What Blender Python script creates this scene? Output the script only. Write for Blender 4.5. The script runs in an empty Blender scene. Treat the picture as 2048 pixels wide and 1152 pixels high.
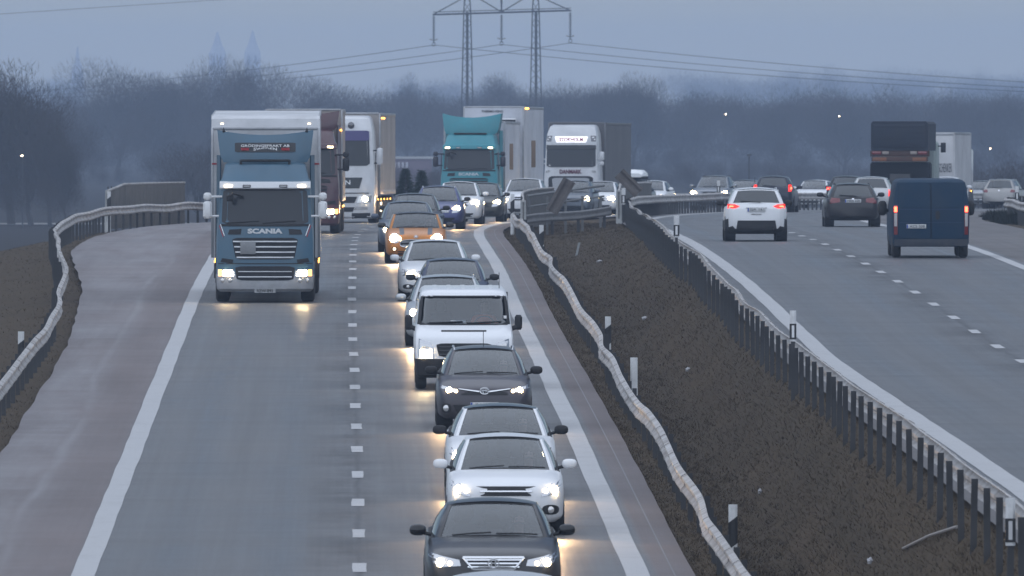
import bpy, bmesh, math, random
import numpy as np
from mathutils import Vector, Matrix
from mathutils.bvhtree import BVHTree

R = math.radians
SC = bpy.context.scene
COL = SC.collection
random.seed(7)
RNG = np.random.default_rng(7)

# ------------------------------------------------------------------ camera
F = 30000.0            # focal length in photograph pixels (2048 wide)
ZC = 9.0               # camera height above the fields
YH = 240.0             # photograph row of the horizon
cam_d = bpy.data.cameras.new("camera")
cam = bpy.data.objects.new("camera", cam_d)
COL.objects.link(cam)
cam_d.sensor_width = 36.0
cam_d.lens = F / 2048.0 * 36.0
cam_d.clip_start = 1.0
cam_d.clip_end = 30000.0
cam.location = (0, 0, ZC)
cam.rotation_euler = (R(90) - math.atan((576.0 - YH) / F), 0, 0)
SC.camera = cam
cam_d.dof.use_dof = True
cam_d.dof.focus_distance = 310.0
cam_d.dof.aperture_fstop = 13.0

# ------------------------------------------------------------------ world, sun, exposure
SUN_EL, SUN_AZ = R(74.0), R(205.0)     # diffuse daylight from high behind thick cloud
world = bpy.data.worlds.new("World")
SC.world = world
world.use_nodes = True
wn, wl = world.node_tree.nodes, world.node_tree.links
wn.clear()
w_out = wn.new("ShaderNodeOutputWorld")
w_bg = wn.new("ShaderNodeBackground")
w_hs = wn.new("ShaderNodeHueSaturation")
w_sky = wn.new("ShaderNodeTexSky")
w_sky.sky_type = 'NISHITA'
w_sky.sun_disc = False
w_sky.sun_elevation = SUN_EL
w_sky.sun_rotation = SUN_AZ
w_sky.air_density = 0.9
w_sky.dust_density = 0.0
w_sky.ozone_density = 5.0
w_hs.inputs['Saturation'].default_value = 0.8
w_bg.inputs['Strength'].default_value = 0.03
wl.new(w_sky.outputs[0], w_hs.inputs['Color'])
wl.new(w_hs.outputs[0], w_bg.inputs['Color'])
wl.new(w_bg.outputs[0], w_out.inputs['Surface'])

sun_d = bpy.data.lights.new("sun", 'SUN')
sun_d.energy = 1.5
sun_d.angle = R(150.0)
sun_d.color = (.835, .90, 1.0)
sun = bpy.data.objects.new("sun", sun_d)
COL.objects.link(sun)
sun.location = (-200, -200, 200)
_sv = Vector((math.sin(SUN_AZ) * math.cos(SUN_EL), math.cos(SUN_AZ) * math.cos(SUN_EL), math.sin(SUN_EL)))
sun.rotation_euler = _sv.to_track_quat('Z', 'Y').to_euler()

SC.view_settings.view_transform = 'Standard'
SC.view_settings.look = 'None'
SC.view_settings.exposure = 1.08
SC.view_settings.gamma = 1.0
SC.view_settings.use_curve_mapping = False
SC.render.engine = 'CYCLES'
SC.cycles.use_denoising = True
SC.cycles.max_bounces = 6
SC.cycles.diffuse_bounces = 2
SC.cycles.glossy_bounces = 3
SC.cycles.transparent_max_bounces = 16
SC.cycles.volume_bounces = 1
SC.cycles.sample_clamp_indirect = 6.0
SC.cycles.caustics_reflective = False
SC.cycles.caustics_refractive = False

HAZE_DENSITY = 1.8e-4

# ------------------------------------------------------------------ helpers
def P(px, py, d):
    """photograph pixel at distance d -> world point"""
    return Vector(((px - 1024.0) * d / F, d, ZC - (py - YH) * d / F))

def tag(o, label=None, cat=None, group=None, kind=None):
    if label: o["label"] = label
    if cat: o["category"] = cat
    if group: o["group"] = group
    if kind: o["kind"] = kind
    return o

def empty(name, loc=(0, 0, 0), rot=(0, 0, 0)):
    o = bpy.data.objects.new(name, None)
    o.empty_display_size = 0.2
    COL.objects.link(o)
    o.location = loc
    o.rotation_euler = rot
    return o

def link(name, mesh, parent=None):
    o = bpy.data.objects.new(name, mesh)
    COL.objects.link(o)
    if parent is not None:
        o.parent = parent
    return o

def shade(me, angle=35):
    n = len(me.polygons)
    if n == 0: return
    me.polygons.foreach_set("use_smooth", [True] * n)
    try:
        me.set_sharp_from_angle(angle=R(angle))
    except Exception:
        pass

class MB:
    def __init__(self):
        self.v, self.f, self.m = [], [], []
    def add(self, verts, faces, mi=0):
        b = len(self.v)
        self.v += [tuple(p) for p in verts]
        self.f += [tuple(i + b for i in f) for f in faces]
        self.m += [mi] * len(faces)
        return self
    def box(self, x0, x1, y0, y1, z0, z1, mi=0, bev=0.0, mat=None):
        if bev > 0:
            b = min(bev, .45 * (x1 - x0), .45 * (y1 - y0), .45 * (z1 - z0))
            vs, fs = [], []
            def ring(z, i):
                return [(x0 + i, y0 + i + b, z), (x0 + i + b, y0 + i, z), (x1 - i - b, y0 + i, z), (x1 - i, y0 + i + b, z),
                        (x1 - i, y1 - i - b, z), (x1 - i - b, y1 - i, z), (x0 + i + b, y1 - i, z), (x0 + i, y1 - i - b, z)]
            rs = [ring(z0, b * .7), ring(z0 + b, 0), ring(z1 - b, 0), ring(z1, b * .7)]
            return self.loft(rs, mi=mi, mat=mat)
        vs = [(x0, y0, z0), (x1, y0, z0), (x1, y1, z0), (x0, y1, z0), (x0, y0, z1), (x1, y0, z1), (x1, y1, z1), (x0, y1, z1)]
        if mat is not None: vs = [mat @ Vector(p) for p in vs]
        return self.add(vs, [(0, 3, 2, 1), (4, 5, 6, 7), (0, 1, 5, 4), (1, 2, 6, 5), (2, 3, 7, 6), (3, 0, 4, 7)], mi)
    def loft(self, rings, mi=0, cap=True, closed=True, mat=None):
        n = len(rings[0])
        vs = [p for r in rings for p in r]
        if mat is not None: vs = [mat @ Vector(p) for p in vs]
        fs = []
        for k in range(len(rings) - 1):
            for i in range(n if closed else n - 1):
                j = (i + 1) % n
                fs.append((k * n + i, k * n + j, (k + 1) * n + j, (k + 1) * n + i))
        if cap and closed:
            fs.append(tuple(range(n - 1, -1, -1)))
            b = (len(rings) - 1) * n
            fs.append(tuple(b + i for i in range(n)))
        return self.add(vs, fs, mi)
    def tube(self, pts, rad, n=6, mi=0, cap=True):
        pts = [Vector(p) for p in pts]
        rads = rad if isinstance(rad, (list, tuple)) else [rad] * len(pts)
        rings = []
        for k, p in enumerate(pts):
            t = (pts[min(k + 1, len(pts) - 1)] - pts[max(k - 1, 0)]).normalized()
            up = Vector((0, 0, 1)) if abs(t.z) < .9 else Vector((1, 0, 0))
            a = t.cross(up).normalized()
            b = a.cross(t).normalized()
            rings.append([p + (a * math.cos(2 * math.pi * i / n) + b * math.sin(2 * math.pi * i / n)) * rads[k] for i in range(n)])
        return self.loft(rings, mi=mi, cap=cap)
    def cyl(self, c, axis, r, h, n=20, mi=0, bev=0.0):
        """cylinder centred at c along axis 'x','y','z'"""
        c = Vector(c)
        prof = [(-h / 2, r - bev), (-h / 2 + bev, r), (h / 2 - bev, r), (h / 2, r - bev)] if bev else [(-h / 2, r), (h / 2, r)]
        rings = []
        for (t, q) in prof:
            ring = []
            for i in range(n):
                a = 2 * math.pi * i / n
                u, w = q * math.cos(a), q * math.sin(a)
                ring.append(c + Vector({'x': (t, u, w), 'y': (u, t, w), 'z': (u, w, t)}[axis]))
            rings.append(ring)
        return self.loft(rings, mi=mi)
    def ell(self, c, rx, ry, rz, n=14, m=8, mi=0, p=1.0):
        rings = []
        for k in range(m + 1):
            th = math.pi * (k + .001) / (m + .002)
            ring = []
            for i in range(n):
                a = 2 * math.pi * i / n
                def sp(v): return math.copysign(abs(v) ** p, v)
                ring.append((c[0] + rx * sp(math.cos(a)) * sp(math.sin(th)), c[1] + ry * sp(math.sin(a)) * sp(math.sin(th)), c[2] - rz * sp(math.cos(th))))
            rings.append(ring)
        return self.loft(rings, mi=mi)
    def mesh(self, name, mats, smooth=True, angle=35):
        me = bpy.data.meshes.new(name)
        me.from_pydata([tuple(p) for p in self.v], [], self.f)
        for m in (mats if isinstance(mats, (list, tuple)) else [mats]):
            me.materials.append(m)
        if any(self.m):
            me.polygons.foreach_set("material_index", self.m)
        me.update()
        if smooth: shade(me, angle)
        return me
    def build(self, name, mats, parent=None, smooth=True, angle=35):
        return link(name, self.mesh(name, mats, smooth, angle), parent)

def pchip(tab):
    xs = np.array([a for a, b in tab], float); ys = np.array([b for a, b in tab], float)
    h = np.diff(xs); dl = np.diff(ys) / h
    m = np.zeros(len(xs))
    for i in range(1, len(xs) - 1):
        if dl[i - 1] * dl[i] > 0:
            w1, w2 = 2 * h[i] + h[i - 1], h[i] + 2 * h[i - 1]
            m[i] = (w1 + w2) / (w1 / dl[i - 1] + w2 / dl[i])
    m[0], m[-1] = dl[0], dl[-1]
    def f(x):
        if x <= xs[0]: return ys[0] + m[0] * (x - xs[0])
        if x >= xs[-1]: return ys[-1] + m[-1] * (x - xs[-1])
        i = int(np.searchsorted(xs, x) - 1)
        t = (x - xs[i]) / h[i]
        return ((2*t**3 - 3*t**2 + 1) * ys[i] + (t**3 - 2*t**2 + t) * h[i] * m[i] + (-2*t**3 + 3*t**2) * ys[i+1] + (t**3 - t**2) * h[i] * m[i+1])
    return f

# ------------------------------------------------------------------ materials
MATS = {}
def nodes(m):
    m.use_nodes = True
    nt = m.node_tree
    return nt, nt.nodes, nt.links, nt.nodes["Principled BSDF"]

def mat(name, col, rough=.5, metal=0.0, spec=.5, coat=0.0, emit=None, estr=0.0, grime=0.0, gscale=3.0, gcol=(.10, .095, .09)):
    if name in MATS: return MATS[name]
    m = bpy.data.materials.new(name)
    nt, N, L, b = nodes(m)
    b.inputs['Base Color'].default_value = (*col, 1)
    b.inputs['Roughness'].default_value = rough
    b.inputs['Metallic'].default_value = metal
    b.inputs['Specular IOR Level'].default_value = spec
    b.inputs['Coat Weight'].default_value = coat
    b.inputs['Coat Roughness'].default_value = .06
    if emit:
        b.inputs['Emission Color'].default_value = (*emit, 1)
        b.inputs['Emission Strength'].default_value = estr
    if grime > 0:
        tc = N.new("ShaderNodeTexCoord"); nz = N.new("ShaderNodeTexNoise"); rp = N.new("ShaderNodeValToRGB"); mx = N.new("ShaderNodeMix")
        nz.inputs['Scale'].default_value = gscale; nz.inputs['Detail'].default_value = 6; nz.inputs['Roughness'].default_value = .65
        rp.color_ramp.elements[0].position = .35; rp.color_ramp.elements[0].color = (0, 0, 0, 1)
        rp.color_ramp.elements[1].position = .75; rp.color_ramp.elements[1].color = (grime, grime, grime, 1)
        mx.data_type = 'RGBA'
        mx.inputs['A'].default_value = (*col, 1); mx.inputs['B'].default_value = (*gcol, 1)
        L.new(tc.outputs['Object'], nz.inputs['Vector']); L.new(nz.outputs['Fac'], rp.inputs['Fac'])
        L.new(rp.outputs['Color'], mx.inputs['Factor']); L.new(mx.outputs['Result'], b.inputs['Base Color'])
        rr = N.new("ShaderNodeMapRange")
        rr.inputs['To Min'].default_value = rough; rr.inputs['To Max'].default_value = min(.9, rough + .35)
        L.new(rp.outputs['Color'], rr.inputs['Value']); L.new(rr.outputs[0], b.inputs['Roughness'])
    MATS[name] = m
    return m

def paint(name, col, metal=0.0, rough=.32, dirt=.35):
    """car paint with road film thickening towards the sills"""
    key = "paint " + name
    if key in MATS: return MATS[key]
    m = bpy.data.materials.new(key)
    nt, N, L, b = nodes(m)
    b.inputs['Roughness'].default_value = rough
    b.inputs['Metallic'].default_value = metal
    b.inputs['Coat Weight'].default_value = .3
    b.inputs['Specular IOR Level'].default_value = .4
    b.inputs['Coat Roughness'].default_value = .08
    tc = N.new("ShaderNodeTexCoord"); nz = N.new("ShaderNodeTexNoise"); sp = N.new("ShaderNodeSeparateXYZ")
    mr = N.new("ShaderNodeMapRange"); ad = N.new("ShaderNodeMath"); mu = N.new("ShaderNodeMath"); mx = N.new("ShaderNodeMix")
    nz.inputs['Scale'].default_value = 4; nz.inputs['Detail'].default_value = 7
    mr.inputs['From Min'].default_value = .95; mr.inputs['From Max'].default_value = .15
    mr.inputs['To Min'].default_value = 0.02; mr.inputs['To Max'].default_value = .9
    mu.operation = 'MULTIPLY'; ad.operation = 'MULTIPLY'; ad.inputs[1].default_value = dirt * 1.7; ad.use_clamp = True
    L.new(tc.outputs['Object'], nz.inputs['Vector']); L.new(tc.outputs['Object'], sp.inputs[0]); L.new(sp.outputs['Z'], mr.inputs['Value'])
    L.new(mr.outputs[0], mu.inputs[0]); L.new(nz.outputs['Fac'], mu.inputs[1]); L.new(mu.outputs[0], ad.inputs[0])
    mx.data_type = 'RGBA'; mx.inputs['A'].default_value = (*col, 1); mx.inputs['B'].default_value = (.12, .11, .10, 1)
    L.new(ad.outputs[0], mx.inputs['Factor']); L.new(mx.outputs['Result'], b.inputs['Base Color'])
    rr = N.new("ShaderNodeMapRange"); rr.inputs['To Min'].default_value = rough; rr.inputs['To Max'].default_value = .8
    L.new(ad.outputs[0], rr.inputs['Value']); L.new(rr.outputs[0], b.inputs['Roughness'])
    MATS[key] = m
    return m

def glass_mat(name, tint=(.52, .60, .68), boost=.085):
    if name in MATS: return MATS[name]
    m = bpy.data.materials.new(name); m.use_nodes = True
    N, L = m.node_tree.nodes, m.node_tree.links
    N.clear()
    o = N.new("ShaderNodeOutputMaterial"); mx = N.new("ShaderNodeMixShader"); t = N.new("ShaderNodeBsdfTransparent"); g = N.new("ShaderNodeBsdfGlossy")
    fr = N.new("ShaderNodeFresnel"); ad = N.new("ShaderNodeMath"); ad.operation = 'ADD'; ad.inputs[1].default_value = boost; ad.use_clamp = True
    fr.inputs['IOR'].default_value = 1.52
    t.inputs['Color'].default_value = (*tint, 1); g.inputs['Roughness'].default_value = .06; g.inputs['Color'].default_value = (.95, .98, 1, 1)
    L.new(fr.outputs[0], ad.inputs[0]); L.new(ad.outputs[0], mx.inputs['Fac']); L.new(t.outputs[0], mx.inputs[1]); L.new(g.outputs[0], mx.inputs[2]); L.new(mx.outputs[0], o.inputs['Surface'])
    MATS[name] = m
    return m

GLASS = glass_mat("windscreen glass")
GLASS_DARK = glass_mat("tinted glass", (.16, .18, .20), .06)
BLACK = mat("black plastic", (.014, .014, .016), .55, spec=.3, grime=.2)
BLACKGLOSS = mat("gloss black trim", (.012, .012, .014), .15)
TYRE = mat("tyre rubber", (.022, .021, .021), .8, grime=.4)
RIM = mat("alloy wheel", (.35, .35, .36), .35, .9, grime=.5)
CHROME = mat("chrome", (.75, .76, .78), .15, 1.0)
SILVER = mat("silver trim", (.55, .56, .58), .3, .8)
INTERIOR = mat("cabin interior", (.03, .03, .033), .8)
SEAT = mat("seat cloth", (.035, .036, .04), .9)
LENS = mat("headlamp housing", (.55, .56, .58), .12, .7, coat=1.0)
LENSDARK = mat("dark headlamp housing", (.12, .12, .13), .12, .5, coat=1.0)
LAMP = mat("lit headlamp", (1, .9, .7), .3, emit=(1.0, .74, .40), estr=42.0)
LAMPSOFT = mat("lit running lamp", (1, .9, .7), .3, emit=(1.0, .76, .45), estr=3.0)
LAMPOFF = mat("unlit lamp glass", (.6, .6, .6), .1, .6, coat=1.0)
AMBER = mat("amber marker lamp", (.8, .3, .03), .3, emit=(1.0, .42, .06), estr=4.0)
TAIL = mat("lit tail lamp", (.5, .01, .01), .25, emit=(1.0, .022, .012), estr=1.1)
TAILHOT = mat("lit tail lamp core", (.6, .05, .03), .25, emit=(1.0, .085, .035), estr=4.2)
TAILOFF = mat("unlit tail lamp", (.16, .012, .014), .2, coat=.8)
PLATE = mat("number plate", (.62, .63, .64), .5, grime=.3)
PLATEBLUE = mat("plate blue band", (.02, .07, .35), .5)
INK = mat("plate ink", (.02, .02, .02), .6)
WHITEINK = mat("white lettering", (.8, .8, .8), .5)
GALV = mat("galvanised steel", (.50, .49, .485), .55, .35, grime=.75, gscale=1.2, gcol=(.16, .13, .11))
GALVDARK = mat("weathered steel post", (.045, .047, .052), .65, .3, grime=.5, gscale=2.5)
CONC = mat("concrete", (.27, .265, .26), .85, grime=.6, gscale=1.0)
POSTWHITE = mat("white plastic post", (.72, .73, .74), .5, grime=.35, gscale=5)
POSTBLACK = mat("black band", (.02, .02, .022), .5)
REFLECT = mat("reflector", (.75, .76, .78), .2, .3)

# ------------------------------------------------------------------ road geometry (measured from the lane dashes)
_xl = pchip([(100, -.9), (150, -1.46), (217, -2.21), (265, -2.74), (313, -3.29), (361, -3.85), (409, -4.34), (457, -4.82), (490, -5.06), (520, -5.12), (560, -5.12), (2000, -5.12)])
_xr = pchip([(100, 11.4), (150, 11.05), (204, 10.65), (292, 9.94), (340, 9.56), (400, 9.04), (424, 8.84), (460, 8.58), (505, 8.36), (560, 8.30), (2000, 8.30)])
_dl = pchip([(60, 8.2), (150, 7.35), (180, 6.95), (217, 6.48), (241, 6.15), (265, 5.82), (289, 5.51), (313, 5.22), (337, 4.93), (361, 4.62), (385, 4.31), (409, 4.07), (433, 3.90), (457, 3.80), (481, 3.77), (505, 3.77), (540, 3.79), (600, 3.95), (640, 4.07), (700, 4.27), (760, 4.48), (850, 5.0), (1000, 6.3)])
_dr = pchip([(60, 6.1), (150, 5.38), (180, 5.20), (204, 5.06), (224, 4.97), (260, 4.84), (292, 4.70), (316, 4.46), (340, 4.18), (364, 3.92), (388, 3.72), (412, 3.57), (436, 3.48), (460, 3.46), (505, 3.49), (540, 3.57), (600, 3.75), (640, 3.9), (700, 4.18), (740, 4.38), (850, 5.0), (1000, 6.3)])
def Xl(d): return _xl(d) + (max(0, d - 505) ** 2) / 3000.0
def Xr(d): return _xr(d) + (max(0, d - 505) ** 2) / 3000.0
def Zl(d): return ZC - _dl(d)
def Zr(d): return ZC - _dr(d)
class Road:
    def __init__(s, X, Z): s.X, s.Z = X, Z
    def at(s, d, off=0.0, up=0.0):
        sl = (s.X(d + .5) - s.X(d - .5))
        n = math.hypot(1, sl)
        return Vector((s.X(d) + off / n, d - off * sl / n, s.Z(d) + up))
    def yaw(s, d): return -math.atan(s.X(d + .5) - s.X(d - .5))
    def pitch(s, d): return math.atan((s.Z(d + 2) - s.Z(d - 2)) / 4)
    def off_of(s, x, d): return (x - s.X(d)) * 1.0
LEFT, RIGHT = Road(Xl, Zl), Road(Xr, Zr)
# left edge of the left pavement (a lay-by widens towards the bridge), right edge of the right one
_shl = pchip([(60, -6.1), (270, -6.25), (323, -6.3), (360, -6.6), (385, -6.95), (415, -7.7), (445, -8.3), (480, -8.45), (530, -8.1), (570, -7.3), (620, -6.7), (1000, -6.5)])
_shr = pchip([(60, 6.6), (380, 6.6), (430, 7.2), (500, 8.0), (620, 8.4), (700, 8.0), (1000, 7.5)])
_rll = pchip([(60, -6.55), (278, -6.6), (316, -6.55), (362, -7.0), (408, -8.0), (435, -8.65), (475, -8.9), (507, -8.9), (533, -8.5), (570, -7.6), (620, -7.0), (1000, -6.8)])
_rlr = pchip([(60, 7.4), (400, 7.5), (520, 9.0), (600, 9.2), (700, 8.6), (1000, 8)])

# ------------------------------------------------------------------ surface materials
def mathn(N, L, op, a, b=None, clamp=False):
    n = N.new("ShaderNodeMath"); n.operation = op; n.use_clamp = clamp
    for i, v in enumerate((a, b)):
        if v is None: continue
        if hasattr(v, "is_linked") or hasattr(v, "links"): L.new(v, n.inputs[i])
        else: n.inputs[i].default_value = v
    return n.outputs[0]
def mixc(N, L, fac, a, b):
    n = N.new("ShaderNodeMix"); n.data_type = 'RGBA'
    for k, v in (('Factor', fac), ('A', a), ('B', b)):
        if hasattr(v, "links"): L.new(v, n.inputs[k])
        elif k == 'Factor': n.inputs[k].default_value = v
        else: n.inputs[k].default_value = (*v, 1)
    return n.outputs['Result']
def noise(N, L, vec, scale, detail=4, rough=.6):
    n = N.new("ShaderNodeTexNoise"); n.inputs['Scale'].default_value = scale; n.inputs['Detail'].default_value = detail; n.inputs['Roughness'].default_value = rough
    L.new(vec, n.inputs['Vector'])
    return n.outputs['Fac']
def ramp(N, L, fac, p0, p1, c0=0.0, c1=1.0):
    n = N.new("ShaderNodeMapRange"); n.clamp = True
    n.inputs['From Min'].default_value = p0; n.inputs['From Max'].default_value = p1
    n.inputs['To Min'].default_value = c0; n.inputs['To Max'].default_value = c1
    L.new(fac, n.inputs['Value'])
    return n.outputs[0]
def bump(N, L, b, h, strength, dist):
    n = N.new("ShaderNodeBump"); n.inputs['Strength'].default_value = strength; n.inputs['Distance'].default_value = dist
    L.new(h, n.inputs['Height']); L.new(n.outputs[0], b.inputs['Normal'])

def asphalt(name, base, shoulder, sh_lo, sh_hi, salt, rough):
    m = bpy.data.materials.new(name)
    nt, N, L, b = nodes(m)
    a_off = N.new("ShaderNodeAttribute"); a_off.attribute_name = "off"
    a_d = N.new("ShaderNodeAttribute"); a_d.attribute_name = "dist"
    off, dist = a_off.outputs['Fac'], a_d.outputs['Fac']
    def vec(so, sd):
        c = N.new("ShaderNodeCombineXYZ")
        L.new(mathn(N, L, 'MULTIPLY', off, so), c.inputs[0]); L.new(mathn(N, L, 'MULTIPLY', dist, sd), c.inputs[1])
        return c.outputs[0]
    grain = noise(N, L, vec(1, 1), 60, 3, .7)
    patch = noise(N, L, vec(.5, .05), 1.0, 5, .55)
    streak = noise(N, L, vec(2.2, .012), 1.0, 4, .6)
    cross = noise(N, L, vec(.12, .35), 1.0, 4, .6)
    col = mixc(N, L, ramp(N, L, patch, .3, .7), tuple(c * .86 for c in base), tuple(c * 1.12 for c in base))
    col = mixc(N, L, ramp(N, L, streak, .35, .75, 0, .5), col, tuple(c * .55 for c in base))
    col = mixc(N, L, ramp(N, L, cross, .52, .70, 0, .26), col, tuple(c * .6 for c in base))
    fine = noise(N, L, vec(34, 1.1), 1.0, 3, .75)
    col = mixc(N, L, ramp(N, L, fine, .32, .70, 0, .45), col, tuple(c * .58 for c in base))
    # wheel tracks at +-0.8 m of each lane centre (lanes at -2 and +2)
    lane = mathn(N, L, 'ABSOLUTE', mathn(N, L, 'SUBTRACT', mathn(N, L, 'ABSOLUTE', off), 1.95))
    tr = mathn(N, L, 'ABSOLUTE', mathn(N, L, 'SUBTRACT', lane, .82))
    trk = ramp(N, L, tr, .55, .05, 0, .48)
    col = mixc(N, L, trk, col, tuple(c * .62 for c in base))
    # dark, crumbling middle joint with oil smudges
    jn = mathn(N, L, 'ADD', off, mathn(N, L, 'MULTIPLY', mathn(N, L, 'SUBTRACT', noise(N, L, vec(.0, .2), 1.0, 3), .5), .16))
    joint = ramp(N, L, mathn(N, L, 'ABSOLUTE', jn), .10, .0, 0, .75)
    smw = noise(N, L, vec(.25, .11), 1.0, 5, .7)
    smudge = mathn(N, L, 'MULTIPLY', ramp(N, L, mathn(N, L, 'ABSOLUTE', mathn(N, L, 'ADD', off, .15)), .85, .0), ramp(N, L, smw, .42, .60, 0, .9))
    col = mixc(N, L, mathn(N, L, 'MAXIMUM', joint, smudge), col, (.016, .016, .017))
    # shoulder asphalt of another batch
    so = mathn(N, L, 'MAXIMUM', ramp(N, L, off, sh_lo + .15, sh_lo - .15), ramp(N, L, off, sh_hi - .05, sh_hi + .05))
    sh_c = mixc(N, L, ramp(N, L, noise(N, L, vec(.35, .06), 1.0, 6, .6), .3, .7), tuple(c * .8 for c in shoulder), tuple(c * 1.2 for c in shoulder))
    if salt > 0:
        far = mathn(N, L, 'ADD', off, mathn(N, L, 'MULTIPLY', mathn(N, L, 'SUBTRACT', noise(N, L, vec(0, .02), 1.0, 3), .5), 1.1))
        band = mathn(N, L, 'MULTIPLY', ramp(N, L, far, -4.75, -5.5, 0, 1), mathn(N, L, 'ADD', ramp(N, L, noise(N, L, vec(.9, .05), 1.0, 7, .62), .30, .72, 0, .8), ramp(N, L, noise(N, L, vec(.25, .45), 1.0, 6, .7), .45, .75, 0, .35), True))
        line = mathn(N, L, 'MULTIPLY', ramp(N, L, mathn(N, L, 'ABSOLUTE', mathn(N, L, 'ADD', far, 5.25)), .22, .02), ramp(N, L, noise(N, L, vec(.6, .02), 1.0, 4), .28, .6))
        sh_c = mixc(N, L, mathn(N, L, 'MULTIPLY', mathn(N, L, 'MAXIMUM', band, mathn(N, L, 'MULTIPLY', line, .7)), salt), sh_c, (.25, .24, .25))
    col = mixc(N, L, so, col, sh_c)
    col = mixc(N, L, ramp(N, L, grain, .3, .75, 0, .35), col, (.16, .16, .165))
    L.new(col, b.inputs['Base Color'])
    rg = mathn(N, L, 'ADD', ramp(N, L, patch, .3, .7, rough - .07, rough + .09), mathn(N, L, 'ADD', mathn(N, L, 'MULTIPLY', trk, -.22), mathn(N, L, 'MULTIPLY', so, .16)))
    rg = mathn(N, L, 'ADD', rg, ramp(N, L, cross, .40, .68, -.03, .06))
    rg = mathn(N, L, 'ADD', rg, ramp(N, L, streak, .35, .70, -.05, .10))
    L.new(rg, b.inputs['Roughness'])
    b.inputs['Specular IOR Level'].default_value = .45
    bump(N, L, b, grain, .35, .004)
    return m

ASPH_L = asphalt("asphalt northbound", (.130, .131, .135), (.138, .112, .110), -4.05, 4.25, 1.0, .50)
ASPH_R = asphalt("asphalt southbound", (.112, .116, .124), (.104, .094, .092), -4.3, 4.15, 0.0, .52)

def road_line_mat():
    m = bpy.data.materials.new("road paint")
    nt, N, L, b = nodes(m)
    tc = N.new("ShaderNodeTexCoord")
    n1 = noise(N, L, tc.outputs['Object'], 1.3, 7, .7)
    n2 = noise(N, L, tc.outputs['Object'], 22, 4, .7)
    w = mathn(N, L, 'ADD', ramp(N, L, n1, .5, .8, 0, .45), ramp(N, L, n2, .55, .8, 0, .25), True)
    L.new(mixc(N, L, w, (.42, .422, .43), (.21, .205, .20)), b.inputs['Base Color'])
    b.inputs['Roughness'].default_value = .6
    return m
ROADPAINT = road_line_mat()

def grass_mat(name, c1, c2, c3):
    m = bpy.data.materials.new(name)
    nt, N, L, b = nodes(m)
    tc = N.new("ShaderNodeTexCoord")
    a = noise(N, L, tc.outputs['Object'], .22, 6, .65)
    c = noise(N, L, tc.outputs['Object'], 2.6, 6, .75)
    f = noise(N, L, tc.outputs['Object'], 19, 3, .7)
    col = mixc(N, L, ramp(N, L, a, .35, .65), c1, c2)
    col = mixc(N, L, ramp(N, L, c, .4, .75, 0, .8), col, c3)
    col = mixc(N, L, ramp(N, L, f, .35, .8, 0, .5), col, tuple(v * .55 for v in c1))
    L.new(col, b.inputs['Base Color'])
    b.inputs['Roughness'].default_value = .95
    b.inputs['Specular IOR Level'].default_value = .1
    bump(N, L, b, mathn(N, L, 'ADD', c, f), .15, .03)
    return m
VERGE = grass_mat("winter verge", (.068, .051, .036), (.088, .066, .046), (.060, .050, .030))
FIELD = grass_mat("ploughed field", (.026, .022, .019), (.034, .028, .024), (.020, .018, .015))

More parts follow.
